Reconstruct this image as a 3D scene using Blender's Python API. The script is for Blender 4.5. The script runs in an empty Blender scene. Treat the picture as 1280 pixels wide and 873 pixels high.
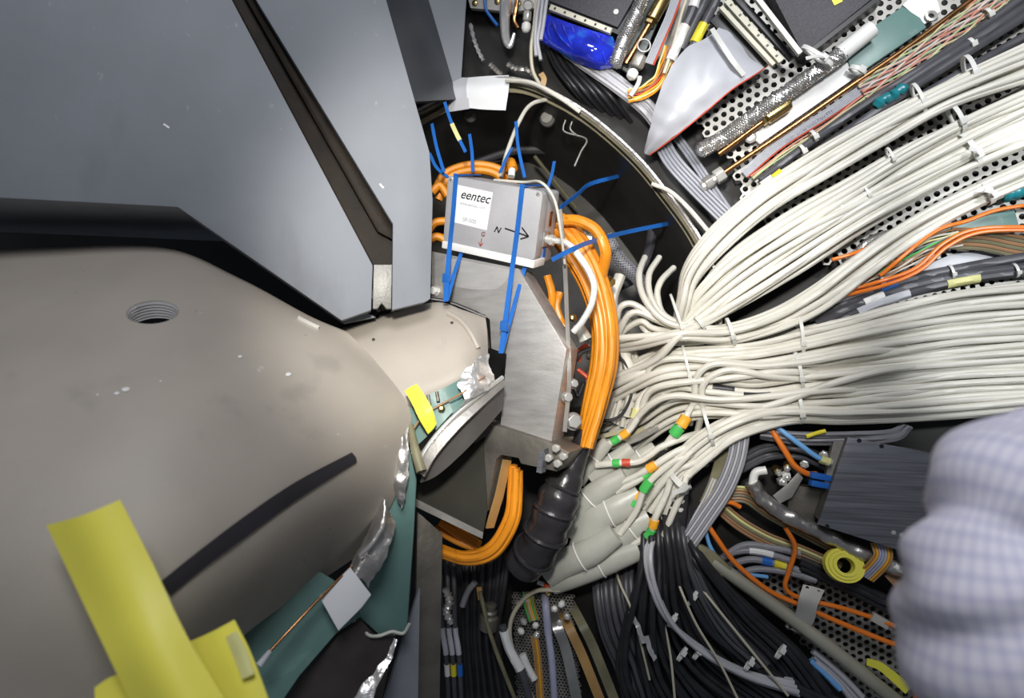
import bpy, bmesh, math, random
from mathutils import Vector as V, Matrix
from mathutils.bvhtree import BVHTree
from mathutils import noise as mnoise
random.seed(7)
sc = bpy.context.scene
C = bpy.context.collection
FP = 800.0                                   # focal length in pixels of the 1280x873 frame

# ------------------------------------------------------------------ layout helpers
def P(px, py, d): return V(((px-640)/FP*d, d, (436.5-py)/FP*d))
class Plane:
    def __init__(s, p, n): s.p = V(p); s.n = V(n).normalized()
    def __call__(s, px, py, off=0):
        r = V(((px-640)/FP, 1, (436.5-py)/FP)); q = s.p+s.n*off
        return r*(q.dot(s.n)/r.dot(s.n))
S = Plane((0, 1.45, 0), (-.25, -1, 0))               # the service face with trays and cables
B = Plane((-.8, 1.0, 0), (.226, -1, 0))              # front of the big grey block
K = Plane(P(553, 312, 1.30), (-.454, -.891, 0))      # front of the aluminium bracket
Z = V((0, 0, 1))

# ------------------------------------------------------------------ camera, world, lights
cam = bpy.data.cameras.new('camera'); co = bpy.data.objects.new('camera', cam); C.objects.link(co)
co.rotation_euler = (math.pi/2, 0, 0)
cam.sensor_width = 36; cam.lens = FP/1280*36; cam.clip_start = .02
cam.dof.use_dof = True; cam.dof.focus_distance = 1.22; cam.dof.aperture_fstop = 2.6
sc.camera = co
w = bpy.data.worlds.new('world'); sc.world = w; w.use_nodes = True
w.node_tree.nodes['Background'].inputs[0].default_value = (.80, .88, 1, 1)
w.node_tree.nodes['Background'].inputs[1].default_value = .10
def lamp(name, kind, loc, to, power, col, **kw):
    l = bpy.data.lights.new(name, kind); l.energy = power; l.color = col
    for k, v in kw.items(): setattr(l, k, v)
    o = bpy.data.objects.new(name, l); C.objects.link(o); o.location = loc
    o.rotation_euler = (V(to)-V(loc)).to_track_quat('-Z', 'Y').to_euler()
    return o
lamp('added_side_spot', 'SPOT', (.95, -.10, .30), S(1445, 360), 46, (.95, .98, 1), spot_size=math.radians(40), spot_blend=.25, shadow_soft_size=.05)  # added spot; its cone edge stands in for a cast shadow on the cables
lamp('added_top_spot', 'SPOT', (.55, -.10, .75), S(1020, 70), 52, (.97, .98, 1), spot_size=math.radians(44), spot_blend=.4, shadow_soft_size=.08)  # added spot for the top area; cone stops short of the lower bundle
lamp('added_centre_spot', 'SPOT', (-.02, -.05, .32), P(685, 345, 1.25), 76, (1, .96, .89), spot_size=math.radians(53), spot_blend=.6, shadow_soft_size=.06)  # unseen spot for the warm centre, cone narrowed to end at the shadow band
lamp('hall_light', 'AREA', (.0, -.7, 1.5), (-.1, 1.0, -.05), 28, (.95, .96, 1), size=.9, shape='DISK')
vs = sc.view_settings
vs.view_transform = 'Standard'; vs.look = 'None'; vs.gamma = 1; vs.use_curve_mapping = False; vs.exposure = 0.0

# ------------------------------------------------------------------ materials
MT = {}
def mat(name, col, rough=.5, metal=0, var=.12, scale=12, bump=0, bscale=120, stretch=(1, 1, 1), coat=0, trans=0, alpha=1, spec=.5, emit=0):
    if name in MT: return MT[name]
    m = bpy.data.materials.new(name); m.use_nodes = True; MT[name] = m
    nt = m.node_tree; N = nt.nodes; L = nt.links; b = N['Principled BSDF']
    tc = N.new('ShaderNodeTexCoord'); mp = N.new('ShaderNodeMapping'); mp.inputs['Scale'].default_value = stretch
    L.new(tc.outputs['Object'], mp.inputs[0])
    nz = N.new('ShaderNodeTexNoise'); nz.inputs['Scale'].default_value = scale; nz.inputs['Detail'].default_value = 5
    L.new(mp.outputs[0], nz.inputs['Vector'])
    rp = N.new('ShaderNodeValToRGB'); e = rp.color_ramp.elements
    e[0].position = .3; e[1].position = .7
    e[0].color = tuple(max(0, c*(1-var)) for c in col)+(1,); e[1].color = tuple(min(1, c*(1+var)) for c in col)+(1,)
    L.new(nz.outputs['Fac'], rp.inputs[0]); L.new(rp.outputs[0], b.inputs['Base Color'])
    b.inputs['Roughness'].default_value = rough; b.inputs['Metallic'].default_value = metal
    b.inputs['Coat Weight'].default_value = coat; b.inputs['Transmission Weight'].default_value = trans
    b.inputs['Alpha'].default_value = alpha; b.inputs['Specular IOR Level'].default_value = spec
    if bump:
        n2 = N.new('ShaderNodeTexNoise'); n2.inputs['Scale'].default_value = bscale; n2.inputs['Detail'].default_value = 4
        L.new(mp.outputs[0], n2.inputs['Vector'])
        bp = N.new('ShaderNodeBump'); bp.inputs['Strength'].default_value = bump; bp.inputs['Distance'].default_value = .004
        L.new(n2.outputs['Fac'], bp.inputs['Height']); L.new(bp.outputs[0], b.inputs['Normal'])
    return m
def smudge(m, col, scale, lo, hi, stretch=(1, 1, 1), amt=.6):
    """stains or scratches of the thing's own mixed over its colour"""
    nt = m.node_tree; N = nt.nodes; L = nt.links; b = N['Principled BSDF']
    src = b.inputs['Base Color'].links[0].from_socket
    tc = N.new('ShaderNodeTexCoord'); mp = N.new('ShaderNodeMapping'); mp.inputs['Scale'].default_value = stretch
    nz = N.new('ShaderNodeTexNoise'); nz.inputs['Scale'].default_value = scale; nz.inputs['Detail'].default_value = 6
    L.new(tc.outputs['Object'], mp.inputs[0]); L.new(mp.outputs[0], nz.inputs['Vector'])
    mr = N.new('ShaderNodeMapRange'); mr.inputs[1].default_value = lo; mr.inputs[2].default_value = hi; mr.inputs[4].default_value = amt
    L.new(nz.outputs['Fac'], mr.inputs[0])
    mx = N.new('ShaderNodeMix'); mx.data_type = 'RGBA'; mx.inputs[7].default_value = tuple(col)+(1,)
    L.new(mr.outputs[0], mx.inputs[0]); L.new(src, mx.inputs[6]); L.new(mx.outputs[2], b.inputs['Base Color'])
    return m
mat('grey_paint', (.215, .232, .26), .62, 0, .10, 5, .08, 60)
smudge(MT['grey_paint'], (.10, .105, .12), 6, .60, .74, (1, 1, .35), .5); smudge(MT['grey_paint'], (.40, .41, .43), 55, .70, .76, (1, 1, .6), .5)
mat('dark_paint', (.055, .06, .07), .4, 0, .15, 8)
mat('oily_steel', (.013, .008, .004), .5, 0, .6, 14, .2, 60, spec=.12)
mat('raw_steel', (.24, .235, .22), .5, .3, .2, 30, .2, 200)
mat('beige_paint', (.40, .36, .31), .52, 0, .08, 6, .06, 180)
smudge(MT['beige_paint'], (.22, .205, .18), 9, .62, .72, (1, 1, 1), .35); smudge(MT['beige_paint'], (.62, .60, .56), 40, .72, .76, (1, 1, 1), .5)
smudge(MT['beige_paint'], (.12, .11, .10), 60, .74, .77, (1, 1, 1), .6)
mat('thread_steel', (.80, .78, .76), .3, .35, .1, 20)
mat('brushed_alu', (.45, .44, .43), .42, .45, .14, 9, .12, 60, (2, 2, 9))
mat('dull_alu', (.40, .385, .36), .42, .6, .18, 18, .15, 90)
mat('block_steel', (.20, .185, .16), .5, .6, .25, 16, .2, 90)
mat('cast_alu', (.46, .46, .48), .5, .2, .10, 14, .1, 260)
mat('base_white', (.85, .85, .84), .45, 0, .04)
mat('label_white', (.88, .89, .91), .5, 0, .03)
mat('ink_black', (.012, .012, .015), .5); mat('ink_red', (.35, .05, .03), .5); mat('ink_grey', (.50, .52, .58), .5)
mat('cable_white', (.68, .66, .585), .42, 0, .06, 9, .03, 30); smudge(MT['cable_white'], (.45, .42, .36), 22, .66, .78, (1, 1, 1), .35)
mat('cable_orange', (.83, .30, .018), .36, 0, .12, 14); smudge(MT['cable_orange'], (.28, .07, .005), 40, .66, .72, (1, 1, 1), .6)
mat('fibre_orange', (.80, .20, .02), .35, 0, .08)
mat('cable_black', (.022, .022, .026), .40, 0, .3, 30); mat('cable_dark_grey', (.075, .075, .085), .4, 0, .2, 20)
mat('cable_grey', (.25, .25, .275), .42, 0, .12, 20); mat('cable_light_grey', (.47, .47, .50), .4, 0, .08)
mat('cable_cream', (.56, .52, .40), .45); mat('cable_pale', (.62, .60, .53), .45)
mat('tie_blue', (.02, .14, .50), .35, 0, .1); mat('tie_white', (.80, .80, .76), .35, 0, .04, trans=.15)
mat('wire_blue', (.05, .20, .55), .4); mat('wire_light_blue', (.16, .40, .75), .4)
mat('sleeve_blue', (.02, .14, .52), .45); mat('sleeve_yellow', (.80, .68, .04), .5); mat('sleeve_pale_yellow', (.70, .68, .30), .5)
mat('sleeve_green', (.07, .50, .10), .5); mat('sleeve_orange', (.90, .42, .03), .5); mat('sleeve_red', (.55, .07, .03), .5)
mat('sleeve_white', (.82, .82, .80), .5); mat('sleeve_grey', (.50, .51, .55), .5)
mat('green_board', (.125, .235, .215), .4, 0, .12, 14, .05, 60); smudge(MT['green_board'], (.30, .36, .33), 30, .64, .72, (1, 1, 1), .4)
mat('board_edge', (.55, .56, .50), .5)
mat('foil', (.76, .75, .74), .30, .7, .08, 10, .9, 45); mat('foil_dull', (.55, .53, .51), .36, .85, .2, 14, .6, 50)
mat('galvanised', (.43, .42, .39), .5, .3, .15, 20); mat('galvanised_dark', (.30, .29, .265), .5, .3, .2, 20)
mat('module_black', (.055, .053, .062), .55, 0, .3, 300, .25, 500); mat('plastic_black', (.015, .015, .017), .35)
mat('header_beige', (.66, .63, .50), .45); mat('plastic_white', (.80, .80, .77), .35)
mat('blue_film', (.015, .03, .52), .12, 0, .5, 26, .5, 35, coat=1); smudge(MT['blue_film'], (.02, .22, .55), 18, .58, .7, (1, 1, 1), .7)
mat('ribbon_dim', (.30, .31, .35), .45, 0, .06, 20); mat('ribbon_grey', (.45, .46, .50), .38, 0, .05, 20)
mat('brass', (.42, .31, .13), .30, 1, .15, 20); mat('copper', (.36, .18, .075), .30, 1, .25, 25)
mat('chrome', (.78, .77, .73), .25, .6, .06); mat('green_grey', (.17, .20, .195), .5); mat('teal', (.015, .20, .24), .3)
mat('yellow_tape', (.88, .81, .11), .45, 0, .05, 12, .06, 40); mat('yellow_label', (.86, .82, .08), .5)
mat('black_tape', (.028, .026, .032), .45, 0, .2)
mat('heatshrink', (.62, .62, .55), .35, 0, .08, 20, .12, 60, trans=.30)
mat('black_wrap', (.030, .028, .031), .28, 0, .2, 30, .4, 40)
mat('backing', (.010, .0095, .009), .6, 0, .5, 12); mat('cavity', (.05, .049, .047), .45, .3, .5, 7); mat('cavity_back', (.085, .08, .074), .5, .1, .45, 9)  # backing is coloured near black so gaps between the cables look dark
mat('rim_tan', (.44, .40, .26), .5, 0, .2, 20, .2, 80); mat('rim_foil', (.62, .60, .56), .32, .7, .15, 20, .7, 60)
mat('brown_panel', (.055, .046, .042), .5, 0, .3, 14); mat('olive', (.20, .185, .11), .5, 0, .25, 20, .2, 60)
mat('rail', (.42, .41, .33), .38, .3, .15, 14); mat('anodised_dark', (.17, .175, .20), .40, .4, .38, 14, .1, 60, (.4, .4, 16))
mat('pale_red', (.60, .27, .20), .5); mat('pale_green', (.42, .52, .28), .5); mat('pale_yellow', (.62, .56, .32), .5); mat('pale_pink', (.66, .48, .42), .5); mat('shade_steel', (.022, .020, .014), .6, 0, .3, 12, spec=.15)  # shade_steel: shadow over the base block's side panel, painted into its colour
mat('wire_brown', (.34, .19, .10), .45); mat('white_sheet', (.86, .86, .84), .5); mat('paper', (.80, .82, .84), .55, 0, .03, 20, .1, 30)
mat('skirt_grey', (.17, .16, .15), .4, .4, .2, 12); mat('blotch_dark', (.03, .025, .02), .4); mat('lilac_tube', (.42, .43, .58), .4); mat('rust_band', (.42, .25, .09), .5, 0, .2)
mat('clear_film', (.95, .95, .95), .08, 0, .01, 10, .8, 22, trans=.0, alpha=.16, spec=1)
mat('silver_braid', (.74, .73, .72), .28, .95, .2, 60)
def sleeve_cloth():
    m = mat('shirt_cloth', (.80, .78, .89), .8, 0, .05, 8, .12, 500)
    nt = m.node_tree; N = nt.nodes; L = nt.links; b = N['Principled BSDF']; src = b.inputs['Base Color'].links[0].from_socket
    uv = N.new('ShaderNodeUVMap'); out = src
    for k, ax in enumerate(('X', 'Y')):
        wv = N.new('ShaderNodeTexWave'); wv.bands_direction = ax; wv.inputs['Scale'].default_value = (4.2, 5.0)[k]; wv.inputs['Distortion'].default_value = .6
        L.new(uv.outputs[0], wv.inputs['Vector'])
        mr = N.new('ShaderNodeMapRange'); mr.inputs[1].default_value = .55; mr.inputs[2].default_value = .95; mr.inputs[4].default_value = .26
        L.new(wv.outputs['Fac'], mr.inputs[0])
        mx = N.new('ShaderNodeMix'); mx.data_type = 'RGBA'; mx.inputs[7].default_value = (.23, .23, .50, 1)
        L.new(mr.outputs[0], mx.inputs[0]); L.new(out, mx.inputs[6]); out = mx.outputs[2]
    L.new(out, b.inputs['Base Color'])
sleeve_cloth()

# ------------------------------------------------------------------ mesh helpers
def cr(pts, n=8):
    """Catmull-Rom through points (Vectors)"""
    pts = [V(p) for p in pts]
    if len(pts) == 2: return [pts[0].lerp(pts[1], i/n) for i in range(n+1)]
    e = [pts[0]*2-pts[1]]+pts+[pts[-1]*2-pts[-2]]; out = []
    for i in range(1, len(e)-2):
        a, b, c, d = e[i-1:i+3]
        for j in range(n):
            t = j/n
            out.append(.5*((2*b)+(c-a)*t+(2*a-5*b+4*c-d)*t*t+(3*b-a-3*c+d)*t**3))
    out.append(pts[-1]); return out
class M:
    def __init__(s): s.v = []; s.f = []; s.uv = None
    def add(s, vs, fs):
        o = len(s.v); s.v += [V(x) for x in vs]; s.f += [tuple(i+o for i in f) for f in fs]; return s
    def tube(s, pts, r, seg=9, cap=True, flat=1, up=None):
        n = len(pts); rr = r if isinstance(r, (list, tuple)) else [r]*n
        nrm = None; rings = []
        for i, p in enumerate(pts):
            t = (pts[min(i+1, n-1)]-pts[max(i-1, 0)])
            t = t.normalized() if t.length > 1e-9 else V((1, 0, 0))
            if nrm is None:
                a = up if up is not None else (V((0, 1, 0)) if abs(t.y) < .9 else Z)
                nrm = (a-t*a.dot(t)).normalized()
            else:
                nrm = (nrm-t*nrm.dot(t)); nrm = nrm.normalized() if nrm.length > 1e-6 else t.orthogonal().normalized()
            bn = t.cross(nrm)
            rings.append([p+(nrm*math.cos(2*math.pi*k/seg)*flat+bn*math.sin(2*math.pi*k/seg))*rr[i] for k in range(seg)])
        vs = [q for g in rings for q in g]; fs = []
        for i in range(n-1):
            for k in range(seg):
                a = i*seg+k; b = i*seg+(k+1) % seg
                fs.append((a, b, b+seg, a+seg))
        if cap: fs += [tuple(range(seg))[::-1], tuple((n-1)*seg+k for k in range(seg))]
        return s.add(vs, fs)
    def loop(s, pts, r, seg=6):
        n = len(pts); vs = []; fs = []
        for i, p in enumerate(pts):
            t = (pts[(i+1) % n]-pts[i-1]).normalized(); c = sum(pts, V())/n
            a = (p-c); a = (a-t*a.dot(t)).normalized(); b = t.cross(a)
            vs += [p+(a*math.cos(2*math.pi*k/seg)+b*math.sin(2*math.pi*k/seg))*r for k in range(seg)]
        for i in range(n):
            for k in range(seg):
                j = (i+1) % n; fs.append((i*seg+k, i*seg+(k+1) % seg, j*seg+(k+1) % seg, j*seg+k))
        return s.add(vs, fs)
    def strap(s, pts, wd, w, th):
        """flat band; wd = width direction (one vector or one per point)"""
        n = len(pts); vs = []; fs = []
        for i, p in enumerate(pts):
            t = (pts[min(i+1, n-1)]-pts[max(i-1, 0)]).normalized()
            d = wd[i] if isinstance(wd, list) else wd
            d = (d-t*d.dot(t)).normalized(); q = t.cross(d)
            ww = w[i] if isinstance(w, (list, tuple)) else w
            vs += [p-d*ww/2-q*th/2, p+d*ww/2-q*th/2, p+d*ww/2+q*th/2, p-d*ww/2+q*th/2]
        for i in range(n-1):
            for k in range(4): fs.append((i*4+k, i*4+(k+1) % 4, i*4+4+(k+1) % 4, i*4+4+k))
        fs += [(3, 2, 1, 0), tuple((n-1)*4+k for k in range(4))]
        return s.add(vs, fs)
    def prism(s, poly, vec):
        n = len(poly); vec = V(vec)
        return s.add([V(p) for p in poly]+[V(p)+vec for p in poly],
                     [tuple(range(n)), tuple(range(2*n-1, n-1, -1))]+[(i, i+n, (i+1) % n+n, (i+1) % n) for i in range(n)])
    def box(s, c, a, b, d):
        c, a, b, d = V(c), V(a), V(b), V(d)
        return s.prism([c-a-b-d, c+a-b-d, c+a+b-d, c-a+b-d], d*2)
    def lathe(s, o, ax, prof, seg=16):
        ax = V(ax).normalized(); a = ax.orthogonal().normalized(); b = ax.cross(a); o = V(o); n = len(prof)
        vs = [o+ax*h+(a*math.cos(2*math.pi*k/seg)+b*math.sin(2*math.pi*k/seg))*max(r, 1e-5) for r, h in prof for k in range(seg)]
        fs = [(i*seg+k, i*seg+(k+1) % seg, (i+1)*seg+(k+1) % seg, (i+1)*seg+k) for i in range(n-1) for k in range(seg)]
        fs += [tuple(range(seg))[::-1], tuple((n-1)*seg+k for k in range(seg))]
        return s.add(vs, fs)
    def grid(s, rows, n=6, th=0, back=None):
        """smooth patch through rows of points; optional thickness"""
        R1 = [cr(r, n) for r in rows]; cols = [cr([r[j] for r in R1], n) for j in range(len(R1[0]))]
        nc = len(cols); nr = len(cols[0])
        vs = [cols[j][i] for i in range(nr) for j in range(nc)]
        fs = [(i*nc+j, i*nc+j+1, (i+1)*nc+j+1, (i+1)*nc+j) for i in range(nr-1) for j in range(nc-1)]
        if th:
            nm = [V() for _ in vs]
            for f in fs:
                q = (vs[f[1]]-vs[f[0]]).cross(vs[f[3]]-vs[f[0]])
                for i in f: nm[i] += q
            sgn = 1 if sum(q.y for q in nm) > 0 else -1
            k = len(vs); vs = vs+[vs[i]+nm[i].normalized()*th*sgn for i in range(k)]
            fs = fs+[tuple(i+k for i in reversed(f)) for f in fs]
            edge = [j for j in range(nc)]+[i*nc+nc-1 for i in range(1, nr)]+[(nr-1)*nc+j for j in range(nc-2, -1, -1)]+[i*nc for i in range(nr-2, 0, -1)]
            for a, b in zip(edge, edge[1:]+edge[:1]): fs.append((a, a+k, b+k, b))
        return s.add(vs, fs)
    def crinkle(s, amp, scale):
        for i, p in enumerate(s.v): s.v[i] = p+mnoise.noise_vector(p*scale)*amp+mnoise.noise_vector(p*scale*2.7)*amp*.5
        return s
    def helix_braid(s, pts, r, strands=9, pitch=.05, sr=.0012, seg=4):
        L = [0]
        for a, b in zip(pts, pts[1:]): L.append(L[-1]+(b-a).length)
        fr = []; nrm = None
        for i, p in enumerate(pts):
            t = (pts[min(i+1, len(pts)-1)]-pts[max(i-1, 0)]).normalized()
            nrm = t.orthogonal().normalized() if nrm is None else (nrm-t*nrm.dot(t)).normalized()
            fr.append((p, nrm, t.cross(nrm)))
        for sg in (1, -1):
            for k in range(strands):
                q = []
                for i, (p, a, b) in enumerate(fr):
                    an = sg*2*math.pi*L[i]/pitch+2*math.pi*k/strands
                    rr = r*(1+.05*sg*math.cos(an*strands*.5))
                    q.append(p+(a*math.cos(an)+b*math.sin(an))*rr)
                s.tube(q, sr, seg, False, 1)
        return s
    def perforated(s, pl, poly, off, pitch, hr, th, ang=0):
        u = pl.n.cross(Z).normalized()*-1; v = u.cross(pl.n).normalized()*1
        if v.z < 0: v = -v
        o = pl(*poly[0], off); c, sn = math.cos(ang), math.sin(ang)
        u, v = u*c+v*sn, v*c-u*sn
        pp = [((pl(x, y, off)-o).dot(u), (pl(x, y, off)-o).dot(v)) for x, y in poly]
        def inside(x, y):
            r = False
            for (x1, y1), (x2, y2) in zip(pp, pp[1:]+pp[:1]):
                if (y1 > y) != (y2 > y) and x < (x2-x1)*(y-y1)/(y2-y1)+x1: r = not r
            return r
        x0 = min(p[0] for p in pp); x1 = max(p[0] for p in pp); y0 = min(p[1] for p in pp); y1 = max(p[1] for p in pp)
        dy = pitch*.8660254; j = 0; y = y0
        hexo = [(pitch/2/math.cos(math.pi/6)*(1 if k % 2 == 0 else math.cos(math.pi/6))*math.cos(math.pi/2+k*math.pi/6),
                 pitch/2/math.cos(math.pi/6)*(1 if k % 2 == 0 else math.cos(math.pi/6))*math.sin(math.pi/2+k*math.pi/6)) for k in range(12)]
        cir = [(hr*math.cos(math.pi/2+k*math.pi/6), hr*math.sin(math.pi/2+k*math.pi/6)) for k in range(12)]
        while y <= y1:
            x = x0+(pitch/2 if j % 2 else 0)
            while x <= x1:
                if inside(x, y):
                    f = lambda a, d: o+u*(x+a[0])+v*(y+a[1])-pl.n*d
                    s.add([f(a, 0) for a in hexo]+[f(a, 0) for a in cir]+[f(a, th) for a in cir],
                          [(k, (k+1) % 12, 12+(k+1) % 12, 12+k) for k in range(12)]+[(12+k, 12+(k+1) % 12, 24+(k+1) % 12, 24+k) for k in range(12)])
                x += pitch
            y += dy; j += 1
        return s
WL = {}
def obj(name, m, material, parent=None, smooth=40, bevel=0, kind=None, label=None):
    me = bpy.data.meshes.new(name)
    lo = V([min(p[i] for p in m.v) for i in range(3)]); hi = V([max(p[i] for p in m.v) for i in range(3)])
    c = (lo+hi)/2
    me.from_pydata([p-c for p in m.v], [], m.f)
    if bevel or True:
        bm = bmesh.new(); bm.from_mesh(me)
        bmesh.ops.recalc_face_normals(bm, faces=bm.faces)
        if bevel:
            ed = [e for e in bm.edges if len(e.link_faces) == 2 and e.calc_face_angle(0) > .5]
            bmesh.ops.bevel(bm, geom=ed, offset=bevel, segments=2, profile=.6, affect='EDGES', clamp_overlap=True)
        bm.to_mesh(me); bm.free()
    if smooth: me.shade_smooth(); me.set_sharp_from_angle(angle=math.radians(smooth))
    me.materials.append(MT[material])
    o = bpy.data.objects.new(name, me); C.objects.link(o)
    if parent: o.parent = parent; o.location = c-WL[parent.name]
    else: o.location = c
    WL[o.name] = c
    if kind: o['kind'] = kind
    if label: o['label'] = label
    return o
def tag(o, label, cat, group=None):
    o['label'] = label; o['category'] = cat
    if group: o['group'] = group
    return o
def one(name, m, material, label, cat, group=None, **kw): return tag(obj(name, m, material, **kw), label, cat, group)
def thing(name, loc, label, cat, group=None):
    o = bpy.data.objects.new(name, None); C.objects.link(o); o.location = loc; o.empty_display_size = .02
    WL[o.name] = V(loc); return tag(o, label, cat, group)
def struct(name, m, material, **kw):
    o = obj(name, m, material, **kw); o['kind'] = 'structure'; return o
def text_mesh(txt, size, shear=0, weight=0):
    cu = bpy.data.curves.new('t', 'FONT'); cu.body = txt; cu.size = size; cu.shear = shear; cu.offset = weight; cu.extrude = .0002
    o = bpy.data.objects.new('t', cu); C.objects.link(o); dg = bpy.context.evaluated_depsgraph_get(); dg.update()
    me = bpy.data.meshes.new_from_object(o.evaluated_get(dg)); vs = [v.co.copy() for v in me.vertices]; fs = [tuple(p.vertices) for p in me.polygons]
    bpy.data.objects.remove(o); bpy.data.curves.remove(cu); bpy.data.meshes.remove(me)
    return vs, fs
# cables laid on a plane: points (px, py[, off])
PXM = .0016
def path(pts, off=.03, pl=S, n=8): return cr([pl(p[0], p[1], p[2] if len(p) > 2 else off) for p in pts], n)
def cable(name, pts, rpx, material, label, cat='cable', group=None, off=.03, pl=S, n=8, seg=9, sleeves=()):
    q = path(pts, off, pl, n); m = M().tube(q, rpx*PXM, seg)
    o = one(name, m, material, label, cat, group)
    for a, b, sm, k in sleeves:                       # sleeves: from/to fraction, material, radius factor
        i0, i1 = int(a*(len(q)-1)), max(int(a*(len(q)-1))+1, int(round(b*(len(q)-1))))
        if q[i0] == q[i1]: continue
        obj('marker_sleeve', M().tube(q[i0:i1+1], rpx*PXM*k, seg), sm, o)
    return o
def flat_cable(name, pts, n_con, rpx, colors, label, wd=None, off=.03, pl=S, group=None, cat='ribbon cable', n=6, twist=0):
    """parallel insulated conductors side by side, one mesh per colour run"""
    q = path(pts, off, pl, n); t = thing(name, q[0], label, cat, group)
    for k in range(n_con):
        a = (k-(n_con-1)/2)*rpx*PXM*2; r = []
        for i, p in enumerate(q):
            d = (q[min(i+1, len(q)-1)]-q[max(i-1, 0)]).normalized(); sd = wd if wd is not None else d.cross(pl.n).normalized()
            h = V()
            if twist: h = pl.n*math.sin(i*.9+k*2.3)*rpx*PXM*twist+sd*math.sin(i*.7+k*1.7)*rpx*PXM*twist
            r.append(p+sd*a+h)
        obj('conductor', M().tube(r, rpx*PXM, 6), colors[k % len(colors)], t)
    return t
def tie(p1, p2, off=.03, depth=.03, wpx=4, material='tie_white', label='', group='white cable ties on the white bundles', pl=S, tail=0):
    """zip tie round a bundle: from p1 to p2 across it (pixels), 'depth' deep"""
    a = pl(*p1, off); b = pl(*p2, off); c = (a+b)/2; h = (b-a)/2; nn = pl.n*depth/2; ax = h.cross(nn).normalized()
    pts = [c+h*math.cos(x)+nn*math.sin(x) for x in [2*math.pi*k/22 for k in range(23)]]
    o = one('cable_tie', M().strap(pts, ax, wpx*PXM, .0016), material, label, 'cable tie', group)
    k = pts[4]; hd = (pts[5]-pts[3]).normalized()
    obj('tie_head', M().box(k+pl.n*.002, ax*wpx*PXM*.8, hd*wpx*PXM*.8, pl.n*.003), material, o, bevel=.0008)
    if tail: obj('tie_tail', M().strap([k, k+pl.n*.01+ax*.004, k+pl.n*.02+ax*tail*.5+hd*tail*.4, k+pl.n*.022+ax*tail+hd*tail*.8], hd, wpx*PXM*.8, .0014), material, o)
    return o
def hexnut(m, o, ax, r, h): return m.lathe(o, ax, [(r*.9, 0), (r, h*.1), (r, h*.9), (r*.9, h)], 6)
# ------------------------------------------------------------------ setting: dark end face with the round cavity
rim_px = [(560, 128), (600, 112), (645, 107), (690, 122), (740, 152), (795, 200), (835, 248), (872, 300), (893, 350), (897, 410), (872, 480), (800, 545), (700, 560), (600, 530), (520, 460), (470, 350), (470, 240), (505, 165)]
rim = cr([S(x, y, .0) for x, y in rim_px+rim_px[:1]], 6)[:-1]
cen = sum(rim, V())/len(rim)
outer = []
for p in rim:
    d = (p-cen); d.y += d.x*.25; d = V((d.x, 0, d.z)); k = 2.4/max(abs(d.x), abs(d.z)*1.2)
    q = cen+V((d.x*k, 0, d.z*k)); q.y = 1.45-.25*q.x; outer.append(q)
n = len(rim)
m = M(); back = [-S.n*.12]
m.add([p-S.n*.05 for p in rim]+[p-S.n*.05 for p in outer], [(i, (i+1) % n, n+(i+1) % n, n+i) for i in range(n)])
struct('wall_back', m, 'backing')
m = M(); rings = []
for sc_, dp in ((1, -.05), (1, .03), (.98, .034), (.96, .03), (.93, .18), (.90, .45)):
    rings.append([cen+(p-cen)*sc_+V((0, dp if dp > .1 else 0, 0))-(S.n*(.05 if dp == -.05 else -dp if dp < .1 else 0)) for p in rim])
for a in rings[3:]: m.v += a
for r in range(2):
    for i in range(n): m.f.append((r*n+i, r*n+(i+1) % n, (r+1)*n+(i+1) % n, (r+1)*n+i))
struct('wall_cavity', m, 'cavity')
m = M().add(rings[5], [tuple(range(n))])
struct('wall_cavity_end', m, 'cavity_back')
t = thing('port_flange', S(690, 122, .03), 'curved tan rim with silvery foil edge around the dark round opening', 'flange')
m = M()
for a in rings[:3]: m.v += a
for r in range(2):
    for i in range(n): m.f.append((r*n+i, r*n+(i+1) % n, (r+1)*n+(i+1) % n, (r+1)*n+i))
obj('rim_band', m, 'rim_foil', t)
m = M(); rr2 = [cen+(p-cen)*.985+S.n*.03 for p in rim]
for a in (rings[2], rr2, [cen+(p-cen)*.94+S.n*.012 for p in rim]): m.v += a
for r in range(2):
    for i in range(n): m.f.append((r*n+i, r*n+(i+1) % n, (r+1)*n+(i+1) % n, (r+1)*n+i))
obj('rim_lining', m, 'rim_tan', t)
obj('edge_cord', M().loop([cen+(p-cen)*1.005+S.n*.034 for p in rim], .0045, 7), 'rim_foil', t)
# things inside the cavity
for x, y, r in ((587, 143, 8), (684, 148, 9), (771, 188, 8)):
    c = S(x, y, -.06); one('bolt', M().lathe(c, S.n, [(r*PXM*1.25, -.01), (r*PXM*1.25, 0), (r*PXM, .004), (r*PXM*.9, .008)], 18), 'dull_alu',
        {587: 'dull round bolt head just below the white paper wrap', 684: 'dull round bolt head under the top of the tan rim', 771: 'dull round bolt head at the right flank of the dark cavity'}[x], 'bolt', 'round bolts along the cavity wall')
one('corrugated_hose', M().tube(cr([P(765, 165, 1.6), P(800, 205, 1.58), P(815, 260, 1.56), P(812, 310, 1.54), P(795, 345, 1.5), P(770, 360, 1.48)], 14), .012), 'cable_dark_grey', 'dark grey hose curving down inside the round cavity', 'hose')
one('cavity_ring', M().tube(cr([P(590, 205, 1.75), P(650, 188, 1.75), P(720, 195, 1.75), P(780, 225, 1.75), P(812, 290, 1.75)], 8), .011), 'cable_dark_grey', 'dim curved bar deep inside the round cavity', 'bar')
one('guide_rod', M().tube([P(668, 195, 1.7), P(720, 260, 1.75)], .005), 'olive', 'dim olive rod slanting inside the cavity behind the instrument box', 'rod')
hose = cr([P(757, 295, 1.42), P(775, 325, 1.42), P(800, 352, 1.42), P(812, 385, 1.42)], 10)
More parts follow.
